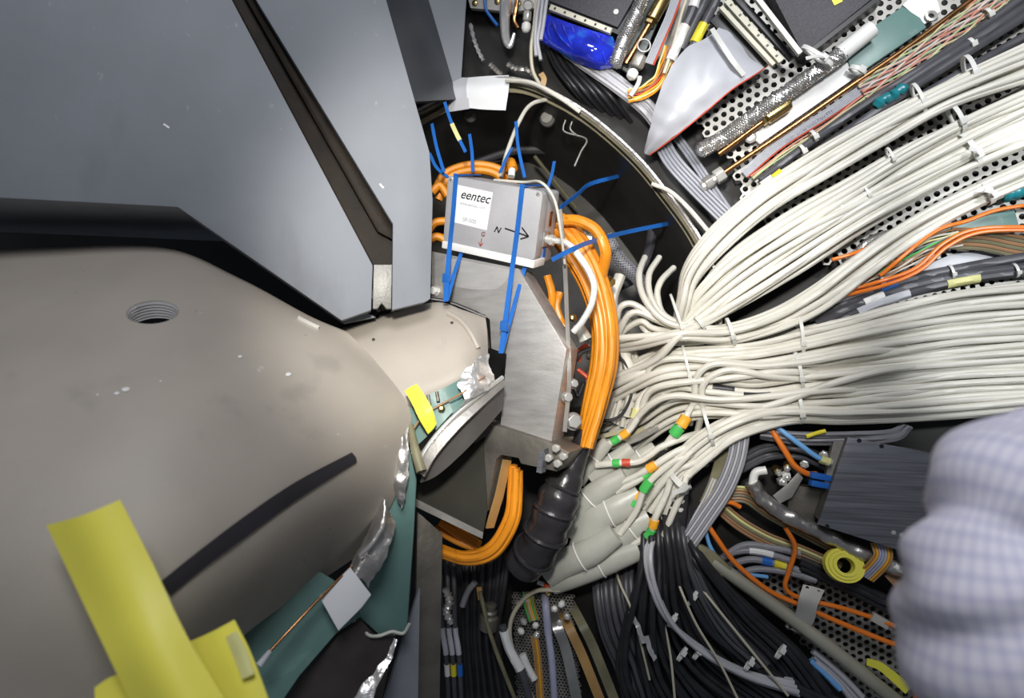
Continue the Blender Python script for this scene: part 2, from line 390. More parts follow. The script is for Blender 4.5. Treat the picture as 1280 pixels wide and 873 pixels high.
t = thing('braided_hose', hose[0], 'grey braided hose running down inside the cavity beside the orange cables', 'hose')
obj('hose_core', M().tube(hose, .014), 'cable_dark_grey', t)
obj('braid', M().helix_braid(hose, .0148, 10, .07, .001), 'cable_grey', t, kind='stuff')
m = M().tube(cr([S(707, 150, -.02), S(704, 160, -.02), S(708, 166, -.02), S(733, 174, -.02), S(726, 190, -.01), S(718, 208, 0)], 4), .0022)
m.tube(cr([S(715, 152, -.02), S(713, 162, -.02), S(722, 170, -.02)], 4), .0022); one('bent_hook', m, 'dull_alu', 'thin bent wire hook hanging inside the tan rim', 'hook')

# ------------------------------------------------------------------ big grey steel block
bt = thing('steel_block', B(427, 400), 'huge blue-grey painted steel block with a diagonal oily groove', 'steel block')
def bp(l, off=0): return [B(x, y, off) for x, y in l]
TH = .05
obj('face_plate', M().prism(bp([(-220, -150), (210, -150), (290, 0), (466, 332), (464, 388), (427, 401), (222, 259), (-220, 236)]), -B.n*TH), 'grey_paint', bt, bevel=.002)
obj('face_plate', M().prism(bp([(241, -150), (320, 0), (491, 280), (490, 388), (531, 378), (538, 374), (541, 250), (537, 190), (519, 127), (483, 0), (441, -150)]), -B.n*TH), 'grey_paint', bt, bevel=.002)
obj('groove_floor', M().prism(bp([(180, -150), (290, 0), (440, 320), (440, 360), (505, 360), (505, 270), (330, 0), (260, -150)], -TH*.75), -B.n*.02), 'oily_steel', bt)
obj('groove_step', M().prism(bp([(241, -150), (320, 0), (491, 284), (491, 300), (472, 290), (308, 0), (229, -150)], -TH*.45), -B.n*.02), 'oily_steel', bt, bevel=.003)
obj('groove_wall', M().prism([B(210, -150, -.001), B(290, 0, -.001), B(466, 332, -.001), B(466, 332, -.048), B(290, 0, -.048), B(210, -150, -.048)], V((.002, 0, .001))), 'oily_steel', bt)
obj('notch_insert', M().prism(bp([(467, 331), (490, 331), (489, 386), (483, 386), (477, 379), (472, 386), (466, 386)], -.012), -B.n*.03), 'raw_steel', bt, bevel=.0012)
obj('core_block', M().prism([p-B.n*(TH+.001) for p in bp([(-220, -150), (440, -150), (484, 0), (520, 127), (505, 330), (445, 392), (425, 397), (222, 258), (-220, 235)])], -B.n*.30), 'grey_paint', bt)
obj('slant_web', M().prism([B(440, -150, -TH), B(484, 0, -TH), B(519.5, 127, -TH), P(572, 124, 1.44), P(536, 0, 1.44), P(495, -150, 1.44)], V((-.02, .01, 0))), 'dark_paint', bt)
for x, y, l in ((208, 157, 9), (477, 232, 6)): obj('paint_chip', M().strap([B(x-l*.4, y-2, .0003), B(x+l*.4, y+3, .0003)], Z, .003, .0006), 'base_white', bt)
obj('lower_web', M().prism([p-B.n*(TH+.002) for p in bp([(224, 262), (428, 403), (470, 395), (440, 380), (236, 240)])], -B.n*.16), 'grey_paint', bt)
pl = Plane(P(540, 60, 1.44), (.1, -1, 0))
one('steel_plate', M().prism([pl(x, y) for x, y in ((590, -150), (583, 0), (575, 124), (500, 124), (470, -150))], -pl.n*.03), 'grey_paint', 'blue-grey steel plate edge standing behind the block beside the dark opening', 'plate', bevel=.002)

# ------------------------------------------------------------------ beige end cap
cap_rows = [
 [(-120, 352, 1.22), (60, 345, 1.23), (200, 345, 1.24), (310, 385, 1.24), (395, 425, 1.24), (450, 440, 1.23)],
 [(-90, 318, 1.13), (60, 310, 1.14), (205, 310, 1.15), (300, 348, 1.15), (385, 394, 1.15), (432, 414, 1.14)],
 [(-100, 395, .93), (60, 385, .95), (200, 385, .97), (325, 405, 1.02), (420, 436, 1.07), (472, 455, 1.11)],
 [(-130, 500, .78), (50, 490, .80), (200, 490, .83), (340, 500, .91), (450, 502, 1.00), (512, 512, 1.08)],
 [(-150, 620, .69), (40, 620, .71), (200, 620, .75), (330, 610, .83), (430, 596, .94), (508, 568, 1.07)],
 [(-180, 760, .66), (30, 760, .67), (190, 750, .71), (300, 718, .80), (400, 672, .93), (490, 630, 1.06)],
 [(-200, 930, .67), (20, 930, .68), (160, 900, .72), (245, 845, .82), (330, 775, .94), (440, 700, 1.05)]]
ct = thing('end_cap', P(60, 345, 1.2), 'large rounded beige painted end cap with a round hole', 'end cap')
cm = M().grid([[P(*p) for p in r] for r in cap_rows], 10, .02)
capo = obj('cap_shell', cm, 'beige_paint', ct)
bvh = BVHTree.FromPolygons(cm.v, cm.f)
def hit(px, py, off=0, tree=None):
    r = V(((px-640)/FP, 1, (436.5-py)/FP)).normalized()
    h = (tree or bvh).ray_cast(V((0, 0, 0)), r)
    if h[0] is None: return P(px, py, 1.0)
    nn = h[1] if h[1].dot(r) < 0 else -h[1]
    return h[0]+nn*off
# round hole with steel thread, cut through the shell
hc = hit(191, 390); r = V(((191-640)/FP, 1, (436.5-390)/FP)).normalized(); hn = bvh.ray_cast(V(), r)[1]
if hn.z < 0: hn = -hn
HR = .0345
cut = M().lathe(hc-hn*.10, hn, [(HR, 0), (HR, .2)], 40)
cut = obj('cutter', cut, 'thread_steel'); bo = capo.modifiers.new('b', 'BOOLEAN'); bo.object = cut; bo.operation = 'DIFFERENCE'
dg = bpy.context.evaluated_depsgraph_get(); dg.update(); me = bpy.data.meshes.new_from_object(capo.evaluated_get(dg))
capo.modifiers.clear(); capo.data = me; bpy.data.objects.remove(cut)
me.materials.clear(); me.materials.append(MT['beige_paint']); me.shade_smooth(); me.set_sharp_from_angle(angle=.7)
m = M(); seg = 40; a = hn.orthogonal().normalized(); b2 = hn.cross(a)
pr = [(HR*.995, .000)]
for i in range(6): pr += [(HR*.995, -.003-i*.005), (HR*.955, -.0055-i*.005)]
vs_ = [hc+hn*h+(a*math.cos(2*math.pi*k/seg)+b2*math.sin(2*math.pi*k/seg))*rr_ for rr_, h in pr for k in range(seg)]
m.add(vs_, [(i*seg+k, i*seg+(k+1) % seg, (i+1)*seg+(k+1) % seg, (i+1)*seg+k) for i in range(len(pr)-1) for k in range(seg)])
obj('threaded_insert', m, 'thread_steel', ct)
for i, (x, y) in enumerate(((122, 494), (146, 492), (157, 487), (201, 477), (300, 446), (360, 468))):
    s_ = .0016+.0016*((i*7) % 3); c = hit(x, y, .0004); obj('paint_chip', M().lathe(c, hn, [(s_, 0), (s_*.8, .0005)], 7), 'base_white', ct)
# neck of the cap that runs into the bracket
neck_rows = [
 [(395, 470, 1.30), (470, 450, 1.32), (540, 430, 1.34), (580, 430, 1.34), (612, 430, 1.34)],
 [(400, 420, 1.215), (468, 399, 1.235), (540, 379, 1.255), (577, 388, 1.255), (607, 398, 1.255)],
 [(440, 436, 1.155), (500, 421, 1.165), (560, 405, 1.18), (588, 408, 1.19), (609, 414, 1.215)],
 [(478, 478, 1.125), (530, 466, 1.13), (572, 452, 1.14), (596, 444, 1.16), (610, 440, 1.20)],
 [(498, 515, 1.115), (535, 500, 1.12), (575, 480, 1.13), (598, 466, 1.15), (611, 458, 1.19)],
 [(515, 580, 1.15), (550, 555, 1.15), (585, 520, 1.16), (605, 500, 1.17), (613, 490, 1.2)]]
nt_ = thing('cap_neck', P(560, 440, 1.2), 'rounded beige neck reaching from the big cap to the bracket', 'neck')
nm_ = M().grid([[P(*p) for p in r] for r in neck_rows], 8, .012)
obj('neck_shell', nm_, 'beige_paint', nt_)
nbv = BVHTree.FromPolygons(nm_.v, nm_.f)
obj('raised_rib', M().tube(cr([hit(x, y, .001, nbv) for x, y in ((560, 393), (575, 402), (588, 418), (597, 436))], 6), .006, 8), 'beige_paint', nt_)
m = M()
for x, y in ((565, 404), (553, 399), (467, 425), (535, 403)): m.lathe(hit(x, y, -.001, nbv), V((0, -.8, .5)), [(.003, 0), (.003, .0025), (.001, .003)], 8)
for i, (x, y) in enumerate(((565, 404), (467, 425))):
    obj('screw', M().lathe(hit(x, y, -.001, nbv), V((0, -.8, .5)), [(.003, 0), (.003, .0025), (.001, .003)], 8), 'blotch_dark', nt_)
m = M().tube(cr([P(x, y, d) for x, y, d in ((612, 398, 1.262), (540, 374, 1.262), (470, 394, 1.25), (420, 410, 1.23))], 5), .004)
one('gap_strip', m, 'plastic_black', 'thin black strip drawn for the dark gap along the top edge of the beige neck', 'gap_strip')  # black tube added to draw the dark gap above the neck
m = M().strap([hit(x, y, .003) for x, y in ((372, 398), (385, 405), (398, 411))], V((0, .3, -1)), .006, .003)
one('retaining_clip', m, 'chrome', 'small shiny clip on the upper ridge of the beige cap', 'clip')

# black stripe and yellow tapes on the cap
def patch(rows, off=.002, th=.0008, n=6, tree=None): return M().grid([[hit(x, y, off, tree) for x, y in r] for r in rows], n, -th)
m = patch([[(200, 727), (250, 687), (310, 642), (370, 602), (438, 566)], [(206, 735), (256, 695), (315, 651), (375, 610), (443, 572)], [(212, 744), (262, 703), (321, 660), (380, 618), (444, 578)]], .0025)
one('black_tape', m, 'black_tape', 'long black tape stripe stuck diagonally across the beige cap', 'tape')
def freep(rows, th=.001, n=6, ck=0):
    m = M().grid([[P(*p) for p in r] for r in rows], n, th)
    return m.crinkle(ck, 55) if ck else m
yt = [[(58, 657, .655), (104, 644, .645), (150, 625, .655)], [(98, 742, .64), (145, 728, .632), (192, 707, .645)], [(140, 830, .62), (188, 815, .612), (232, 792, .63)], [(182, 920, .61), (235, 900, .60), (290, 890, .62)]]
one('yellow_tape', freep(yt), 'yellow_tape', 'wide yellow tape strip standing up in front of the beige cap', 'tape', 'yellow tapes on the end cap')
yt = [[(238, 802, .70), (265, 790, .695), (293, 775, .70)], [(262, 850, .67), (290, 835, .665), (315, 820, .67)], [(280, 930, .65), (315, 910, .645), (345, 900, .65)]]
yo = one('yellow_tape', freep(yt), 'yellow_tape', 'short yellow tape with a grey worn patch beside the wide strip', 'tape', 'yellow tapes on the end cap')
obj('worn_patch', freep([[(282, 797, .683), (290, 792, .683), (296, 789, .685)], [(292, 822, .668), (301, 817, .666), (308, 813, .667)], [(303, 850, .654), (311, 846, .653), (318, 842, .654)]], .0008), 'sleeve_pale_yellow', yo)
one('yellow_tape', freep([[(118, 860, .64), (140, 846, .64), (170, 838, .635)], [(120, 900, .63), (150, 890, .63), (190, 880, .625)]]), 'yellow_tape', 'lowest yellow tape corner poking out left under the wide strip', 'tape', 'yellow tapes on the end cap')

# ------------------------------------------------------------------ edge of the cap: boards, foil, tags
def slab(name, pts, th, material, label, cat, group=None, bevel=.0006, d0=None):
    q = [P(*p) for p in pts]; nn = (q[1]-q[0]).cross(q[2]-q[0]); nn = V((0, 1, 0)) if nn.length < 1e-9 else nn.normalized()
    if nn.y < 0: nn = -nn
    return one(name, M().prism(q, nn*th), material, label, cat, group, bevel=bevel)
t = thing('green_board', P(520, 520, 1.1), 'narrow green board under the beige neck between foil and yellow tag', 'board')
obj('board_panel', freep([[(502, 520, 1.095), (530, 497, 1.10), (565, 480, 1.11), (606, 455, 1.15)], [(508, 540, 1.09), (537, 516, 1.095), (572, 494, 1.11), (612, 468, 1.15)], [(516, 562, 1.085), (545, 536, 1.09), (580, 506, 1.11), (617, 480, 1.15)]], .003), 'green_board', t)
obj('board_panel', freep([[(528, 505, 1.088), (542, 497, 1.09), (556, 490, 1.095)], [(536, 520, 1.086), (549, 510, 1.088), (561, 502, 1.093)], [(545, 538, 1.082), (556, 526, 1.085), (566, 515, 1.09)]], .002), 'green_board', t)
for x, y in ((535, 494), (546, 490)): obj('standoff', M().tube([P(x, y, 1.085), P(x+2, y+12, 1.08)], .003), 'block_steel', t)
obj('clamp_screw', M().lathe(P(552, 511, 1.08), V((0, -1, .3)), [(.006, -.004), (.006, .002), (.003, .005)], 10), 'brass', t)
one('foil_patch', freep([[(578, 468, 1.10), (594, 450, 1.115), (611, 443, 1.145)], [(573, 482, 1.09), (595, 470, 1.105), (614, 462, 1.145)], [(580, 497, 1.085), (600, 482, 1.10), (617, 475, 1.14)], [(577, 508, 1.085), (600, 494, 1.10), (618, 480, 1.14)]], .0015, 8, .004), 'foil', 'crumpled silver foil wrapped over the end of the beige neck', 'foil')
# curved metal rim that borders it, with its skirt
t = thing('edge_rail', P(570, 540, 1.1), 'curved silvery metal edge rail below the green board', 'rail')
obj('rail_lip', freep([[(522, 590, 1.06), (535, 562, 1.065), (562, 530, 1.08), (596, 500, 1.11), (630, 474, 1.16)], [(530, 596, 1.055), (545, 570, 1.06), (572, 538, 1.075), (603, 508, 1.105), (632, 482, 1.155)]], .006), 'dull_alu', t)
obj('rail_lip', M().tube(cr([P(x, y, d) for x, y, d in ((521, 586, 1.058), (534, 559, 1.063), (561, 527, 1.078), (596, 497, 1.108), (628, 472, 1.158))], 6), .004), 'chrome', t)
obj('skirt_panel', freep([[(530, 596, 1.075), (545, 570, 1.08), (572, 538, 1.095), (603, 508, 1.125), (630, 484, 1.175)], [(526, 604, 1.08), (546, 595, 1.09), (575, 570, 1.11), (604, 540, 1.14), (628, 512, 1.19)]], .004), 'skirt_grey', t)
w_ = M().tube(cr([P(509, 548, 1.07), P(530, 519, 1.075), P(551, 506, 1.08), P(580, 490, 1.088), P(606, 470, 1.11)], 6), .0018)
one('thin_wire', w_, 'wire_brown', 'thin brown wire strung over the green board below the neck', 'wire')
one('yellow_tag', freep([[(506, 489, 1.08), (513, 484, 1.078), (521, 480, 1.08)], [(516, 507, 1.06), (525, 502, 1.058), (533, 498, 1.06)], [(524, 524, 1.05), (533, 518, 1.048), (541, 513, 1.05)], [(535, 543, 1.06), (541, 537, 1.058), (546, 530, 1.06)]], .001), 'yellow_label', 'small yellow paper tag folded over the green board', 'tag')
t = thing('grey_tube', P(528, 592, 1.04), 'short grey-green open tube hanging beside the metal rail', 'tube')
q = cr([P(513, 532, 1.075), P(519, 562, 1.05), P(527, 590, 1.035)], 5)
obj('tube_wall', M().tube(q, [.0055+.0035*i/(len(q)-1) for i in range(len(q))], 14), 'olive', t)
obj('tube_bore', M().lathe(q[-1], (q[-1]-q[-2]), [(.0055, -.001), (.0055, .0006)], 12), 'plastic_black', t)
one('foil_flap', freep([[(500, 516, 1.075), (505, 520, 1.073), (509, 526, 1.075)], [(493, 552, 1.062), (501, 550, 1.055), (511, 548, 1.06)], [(486, 592, 1.055), (497, 592, 1.045), (510, 592, 1.05)], [(490, 603, 1.05), (497, 612, 1.045), (506, 622, 1.05)], [(497, 628, 1.05), (499, 632, 1.05), (502, 637, 1.05)]], .0015, 8, .003), 'foil_dull', 'grey stitched foil flap hanging beside the grey-green tube', 'foil')
slab('green_board', [(511, 560, 1.08), (520, 600, 1.08), (517, 660, 1.085), (508, 792, 1.08), (478, 797, 1.06), (450, 772, 1.04), (432, 735, 1.04), (478, 655, 1.06), (498, 600, 1.07)], .004, 'green_board', 'tall green board with a torn pale lower edge below the cap', 'board')
one('foil_flap', freep([[(474, 612, 1.045), (480, 625, 1.03), (488, 640, 1.04)], [(466, 652, 1.03), (478, 655, 1.015), (493, 662, 1.03)], [(448, 690, 1.01), (462, 690, 1.0), (484, 692, 1.01)], [(436, 706, 1.0), (448, 720, .99), (462, 735, 1.0)]], .0015, 8, .004), 'foil_dull', 'dull grey foil flap wrapping the cap edge above the white card', 'foil')
one('foil_seam', M().tube(cr([P(x, y, d) for x, y, d in ((478, 660, 1.0), (465, 680, .99), (450, 695, .985))], 5), .004), 'foil', 'bright folded foil seam across the dull flap', 'foil')
one('board_edge', M().tube(cr([P(x, y, d) for x, y, d in ((441, 776, 1.03), (452, 785, 1.03), (462, 795, 1.03), (475, 795, 1.04), (490, 790, 1.045), (504, 792, 1.05), (512, 780, 1.05))], 6), .0028), 'board_edge', 'pale torn fibre edge at the foot of the tall green board', 'edge strip')
slab('white_card', [(399, 746, .96), (438, 710, .975), (464, 744, .985), (452, 760, .98), (423, 789, .965)], .002, 'label_white', 'blank white square card tucked at the edge of the cap', 'card')
t = thing('brown_wire', P(395, 752, .95), 'short brown wire running from the white card to a grey boot', 'wire')
obj('wire_core', M().tube(cr([P(440, 708, .98), P(398, 750, .955), (P(365, 785, .93)), P(334, 818, .90)], 5), .0022), 'copper', t)
obj('wire_boot', M().tube([P(338, 814, .90), P(324, 832, .89)], [.0035, .0055], 10), 'sleeve_grey', t)
slab('green_board', [(220, 850, .93), (300, 790, .95), (355, 735, .97), (400, 715, .99), (432, 735, 1.0), (452, 770, 1.01), (420, 792, .99), (374, 845, .95), (330, 910, .92), (250, 910, .90)], .004, 'green_board', 'low green board under the white card and the brown wire', 'board')
slab('brown_sheet', [(340, 910, .97), (376, 850, .98), (424, 795, 1.0), (452, 778, 1.02), (470, 797, 1.04), (494, 796, 1.06), (470, 910, 1.04)], .01, 'brown_panel', 'dark brown sheet below the green boards at the bottom', 'sheet')
one('foil_strip', freep([[(492, 798, 1.03), (497, 800, 1.03)], [(480, 826, 1.01), (488, 828, 1.01)], [(450, 860, .99), (470, 862, .99)], [(430, 900, .97), (460, 900, .97)]], .0015, 8, .003), 'foil', 'narrow crinkled foil strip on the dark brown sheet', 'foil')
slab('grey_plate', [(505, 800, 1.12), (525, 735, 1.14), (522, 910, 1.12), (470, 910, 1.1)], .01, 'grey_paint', 'blue-grey plate edge between brown sheet and upright bar', 'plate')
slab('upright_bar', [(522, 640, 1.22), (553, 668, 1.23), (549, 910, 1.2), (518, 910, 1.18)], .02, 'block_steel', 'tall grey upright bar left of the dark wiring', 'bar')

# ------------------------------------------------------------------ bracket and base
t = thing('bracket', K(640, 552), 'brushed aluminium bracket carrying the instrument box', 'bracket')
kp = lambda l, off=0: [K(x, y, off) for x, y in l]
obj('bracket_plate', M().prism(kp([(533, 313), (648, 336), (708, 437), (689, 554), (625, 536), (633, 443), (614, 436), (612, 400), (606, 394), (533, 374)]), -K.n*.06), 'brushed_alu', t, bevel=.0015)
obj('wing_plate', M().prism(kp([(533, 312), (534, 376), (541, 378), (541, 314)], .004), K.n*.003), 'block_steel', t)
for x, y in ((545, 364),):
    c = K(x, y, .001); obj('washer', M().lathe(c, K.n, [(.011, 0), (.011, .003)], 18), 'chrome', t)
    obj('bolt', hexnut(M(), c+K.n*.003, K.n, .0085, .010), 'plastic_white', t, bevel=.001)
m = M().grid([[K(x, y, o) for x, y, o in r] for r in (((556, 322, .004), (590, 328, .007), (640, 338, .004)), ((558, 342, .006), (595, 345, .004), (632, 352, .008)), ((566, 358, .004), (592, 362, .007), (620, 362, .004)))], 8)
obj('protective_film', m, 'clear_film', t)
obj('orange_edge', M().prism(kp([(650, 338), (654, 338), (714, 437), (710, 439)], -.03), -K.n*.035), 'copper', t)  # copper-toned strip gives the reflective side face its orange tint
# base block under it
t = thing('base_block', K(640, 590, 0), 'dull brown-grey steel base block under the bracket with a slot', 'base block')
obj('block_body', M().prism(kp([(604, 530), (622, 533), (692, 556), (712, 566), (696, 590), (651, 580), (648, 573), (626, 569), (620, 575), (608, 640), (600, 640), (590, 560)], .02), -K.n*.07), 'block_steel', t, bevel=.002)
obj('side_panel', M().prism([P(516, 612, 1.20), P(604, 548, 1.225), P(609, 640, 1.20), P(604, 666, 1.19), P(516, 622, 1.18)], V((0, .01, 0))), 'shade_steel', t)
obj('side_flange', M().prism([P(516, 622, 1.178), P(604, 666, 1.188), P(603, 674, 1.188), P(516, 632, 1.178)], V((0, .03, 0))), 'dull_alu', t)
obj('clamp_plate', M().prism(kp([(680, 562), (686, 560), (682, 590), (676, 588)], .03), K.n*.02), 'anodised_dark', t)
for i, (x, y) in enumerate(((697, 560), (706, 570), (699, 579), (688, 572))):
    c = K(x, y, .028); obj('clamp_bolt', hexnut(M(), c, K.n, .0075, .012), 'chrome', t, bevel=.001)
# bolts and studs on the right flank of the bracket
for x, y, r, l in ((716, 527, 9, 'large pale hex bolt beside the bracket foot'), (708, 497, 6, 'small pale bolt on the bracket flank above the large one'), (716, 480, 5, 'uppermost small bolt on the bracket flank near the orange cables')):
    t = thing('hex_bolt', P(x, y, 1.19), l, 'bolt', 'hex bolts on the bracket flank')
    obj('bolt_head', hexnut(M(), P(x, y, 1.19), V((.35, -.9, .1)), r*.0015, .010), 'chrome', t, bevel=.0012); obj('washer', M().lathe(P(x, y, 1.195), V((.35, -.9, .1)), [(r*.0019, -.002), (r*.0019, .003)], 16), 'dull_alu', t)
one('steel_strip', M().strap(cr([P(700, 262, 1.215), P(706, 330, 1.21), P(709, 400, 1.205), P(712, 470, 1.19), P(706, 540, 1.18)], 6), V((1, -.5, 0)), .008, .0025), 'dull_alu', 'long narrow steel strip running down beside the bracket', 'strip')

# ------------------------------------------------------------------ instrument box
KX = 1.08
bo_ = V((-.13030174, 1.2, .18977359))*KX
y_, p_, r_ = -.50936963, .25004041, .26188913
RM = Matrix.Rotation(y_, 3, 'Z') @ Matrix.Rotation(p_, 3, 'X') @ Matrix.Rotation(r_, 3, 'Y')
bw, bh, bd = .19202*KX, .13215*KX, .0757*KX
def L3(u, v, d=0): return bo_+RM @ V((u*bw, -d if False else d*1.0, v*bh))       # u, v: 0..1 on the front face; d: metres behind it
ex, ey, ez = RM @ V((1, 0, 0)), RM @ V((0, 1, 0)), RM @ V((0, 0, 1))
t = thing('instrument_box', L3(.5, 0, bd/2), 'grey cast metal instrument box with white label strapped to the bracket', 'instrument box')
def rrect(u0, u1, v0, v1, d, r=.006, k=5):
    o = []
    for (cu, cv, a0) in ((u1, v1, 0), (u0, v1, 90), (u0, v0, 180), (u1, v0, 270)):
        cx = cu*bw+(-r if a0 in (0, 270) else r); cz = cv*bh+(-r if a0 in (0, 90) else r)
        for i in range(k+1):
            a = math.radians(a0+90*i/k); o.append(bo_+RM @ V((cx+r*math.cos(a), d, cz+r*math.sin(a))))
    return o
obj('case_body', M().prism(rrect(.015, .985, .0, .985, .03, .007), ey*(bd-.03)), 'cast_alu', t, bevel=.001)
obj('case_lid', M().prism(rrect(0, 1, .10, 1, 0, .008), ey*.028), 'cast_alu', t, bevel=.0018)
obj('base_rail', M().box(L3(.5, .05, .022), ex*bw*.505, ez*bh*.052, ey*.024), 'base_white', t, bevel=.002)
for u, v in ((.04, .955), (.955, .955)):
    s = obj('lid_screw', M().lathe(L3(u, v, .001), -ey, [(.0046, 0), (.0046, .0012), (.0036, .0022)], 16), 'chrome', t)
    obj('screw_slot', M().box(L3(u, v, -.0014), (ex+ez)*.0022, (ex-ez)*.0004, ey*.0002), 'plastic_black', s)
def on_face(vs, u, v, d=-.0008): return [L3(u, v, d)+ex*p.x+ez*p.y for p in vs]
lb = obj('paper_label', M().prism([L3(u, v, -.0004) for u, v in ((.115, .90), (.50, .88), (.475, .37), (.095, .39))], ey*.0004), 'label_white', t)
def letter(txt, u, v, size, mt, shear=0, wt=0, parent=lb, rot=-.02):
    vs, fs = text_mesh(txt, size, shear, wt); c, s = math.cos(rot), math.sin(rot)
    vs = [V((p.x*c-p.y*s, p.x*s+p.y*c, 0)) for p in vs]
    return obj('lettering', M().add(on_face(vs, u, v), fs), mt, parent, smooth=0)
letter('eentec', .155, .735, .0245, 'ink_black', .35, .00015)
letter('www.eentec.com', .155, .65, .0082, 'ink_grey', .2, 0)
letter('SP-500', .20, .43, .0115, 'ink_grey', .1, 0)
letter('N', .55, .375, .0165, 'ink_black', .35, .0003, t, -.1)
ar = [((.665, .445), (.915, .40)), ((.835, .50), (.915, .40)), ((.835, .345), (.915, .40))]
m = M()
for a, b in ar: m.strap([L3(*a, -.0007), L3(*b, -.0007)], ez+ex*.3, .0026, .0004)
obj('arrow_mark', m, 'ink_black', t)
letter('G', .415, .285, .0125, 'ink_red', .2, .0001, t, -.1)
m = M()
for a, b in (((.43, .25), (.425, .09+.05)), ((.40, .19), (.425, .14)), ((.45, .19), (.425, .14))): m.strap([L3(*a, -.0007), L3(*b, -.0007)], ex, .0016, .0004)
obj('arrow_mark', m, 'ink_red', t)
# connector on its right side
c = L3(1.0, .36, .040)
k = obj('connector', M().lathe(c-ex*.004, ex, [(.0115, 0), (.0115, .005), (.009, .006), (.009, .012), (.0105, .013), (.0105, .021), (.007, .022), (.006, .028)], 18), 'chrome', t)
obj('connector_flange', M().box(L3(1.0, .36, .040), ey*.014, ez*.014, ex*.002), 'dull_alu', k, bevel=.001)
obj('side_slot', M().box(L3(.986, .62, .055), ey*.005, ez*.014, ex*.0012), 'copper', t)
obj('side_slot', M().box(L3(.986, .17, .045), ey*.005, ez*.014, ex*.0012), 'sleeve_blue', t)
c2 = c+ex*.022
one('white_lead', M().tube(cr([c2, c2+ex*.02+V((0, -.02, -.004)), P(722, 318, 1.16), P(741, 350, 1.15), P(740, 378, 1.15), P(728, 402, 1.16), P(717, 415, 1.17)], 10), .0062), 'plastic_white', 'white lead curving out of the box connector in front of the orange cables', 'cable')
# thin cable from the box top, connector with orange cable behind the lid
one('thin_lead', M().tube(cr([L3(.42, 1.02, .03), L3(.75, 1.06, .02), P(676, 228, 1.15), P(693, 250, 1.14), P(701, 290, 1.15), P(706, 330, 1.18)], 8), .0025), 'cable_pale', 'thin pale lead passing over the top of the instrument box', 'cable')
one('grey_brown_lead', M().tube(cr([P(626, 222, 1.34), P(634, 190, 1.36), P(650, 150, 1.38), P(665, 130, 1.40), P(690, 123, 1.42)], 8), .0045), 'cable_pale', 'grey-brown lead rising from behind the box to the tan rim', 'cable')
# blue straps round box and bracket
def band(name, pts, label, w_=.0095, material='tie_blue', group='blue zip ties around the instrument box', head=None, wd=None):
    q = cr(pts, 5); o = one(name, M().strap(q, wd if wd is not None else ex, w_, .0018), material, label, 'cable tie', group)
    if head is not None: obj('tie_head', M().box(head, ex*.008, ez*.009, ey*.004), material, o, bevel=.001)
    return o
for u, lab, foot, ub in ((.10, 'left blue strap over the box front beside its white label', (557, 377), .10), (.80, 'right blue strap over the box front crossing the arrow', (626, 442), .80)):
    f = P(*foot, 1.195); f2 = P(foot[0]+2, foot[1]+2, 1.23)
    band('blue_tie', [L3(u, 1.02, bd+.004), L3(u, 1.025, .03), L3(u, 1.015, -.001), L3(u, 1.0, -.003), L3(u, .5, -.003), L3(ub, .04, -.006), f.lerp(L3(ub, 0, -.005), .5)-V((0, .004, 0)), f], lab,
         head=f.lerp(L3(ub, 0, -.006), .42 if u < .5 else .30)-V((0, .008, 0)))
    band('blue_tie', [f+V((.002, .004, .002)), f.lerp(L3(ub+.09, -.0, .01), .5), L3(ub+.09, .0, .012)], 'blue strip put in as strap reflection, behind the '+('left' if u < .5 else 'right')+' one below the box', .008)  # extra band standing in for the strap's blue reflection in the aluminium
for pts, lab in ((((540, 155), (546, 185), (555, 215)), 'blue tie tail sticking up left of the box by the block edge'),
                 (((537, 192), (546, 210), (560, 222)), 'short blue tie end crossing low at the left box corner'),
                 (((556, 128), (565, 155), (582, 190)), 'long blue tie tail hanging under the white paper wrap'),
                 (((587, 168), (590, 190), (591, 215)), 'upright blue tie over the orange coil above the box'),
                 (((640, 185), (632, 200), (625, 216)), 'curved blue tie loop next to the orange connector'),
                 (((645, 152), (648, 185), (656, 222)), 'tall blue tie tail above the middle of the box'),
                 (((693, 202), (690, 218), (685, 234)), 'short blue tie tail above the right corner of the box')):
    q = cr([P(x, y, 1.33-.03*i) for i, (x, y) in enumerate(pts)], 5)
    o = one('blue_tie', M().strap(q, V((1, -.3, 0)), .0065, .002), 'tie_blue', lab, 'cable tie', 'blue zip ties around the instrument box')
    if lab.startswith('long'): obj('marker_sleeve', M().strap(q[5:9], V((1, -.3, 0)), .0085, .003), 'sleeve_pale_yellow', o)
for pts, lab in ((((690, 325, 1.17), (715, 312, 1.15), (740, 302, 1.2), (780, 291, 1.3), (838, 279, 1.42)), 'long blue tie around the orange cables with its tail pointing right'),
                 (((700, 260, 1.26), (722, 243, 1.34), (738, 230, 1.42), (774, 220, 1.5)), 'blue tie tail reaching from the box into the dark cavity')):
    one('blue_tie', M().strap(cr([P(*p) for p in pts], 6), V((0, -.4, 1)), .0085, .002), 'tie_blue', lab, 'cable tie', 'blue zip ties around the instrument box')
# white paper wrap on the rim
t = thing('paper_wrap', S(600, 118, .06), 'white paper wrapped round the rim beside the steel block', 'paper')
obj('paper_sheet', M().grid([[S(x, y, o) for x, y, o in r] for r in (((585, 97, .03), (610, 95, .035), (636, 94, .03)), ((583, 110, .055), (608, 112, .06), (636, 110, .055)), ((585, 135, .05), (606, 137, .05), (632, 138, .045)))], 6, .0015), 'paper', t)
obj('tape_end', M().grid([[S(x, y, o) for x, y, o in r] for r in (((562, 98, .028), (575, 97, .03), (587, 97, .03)), ((562, 112, .05), (575, 112, .052), (585, 111, .055)), ((560, 140, .045), (574, 138, .048), (587, 136, .05)))], 6, .0015), 'sleeve_grey', t)

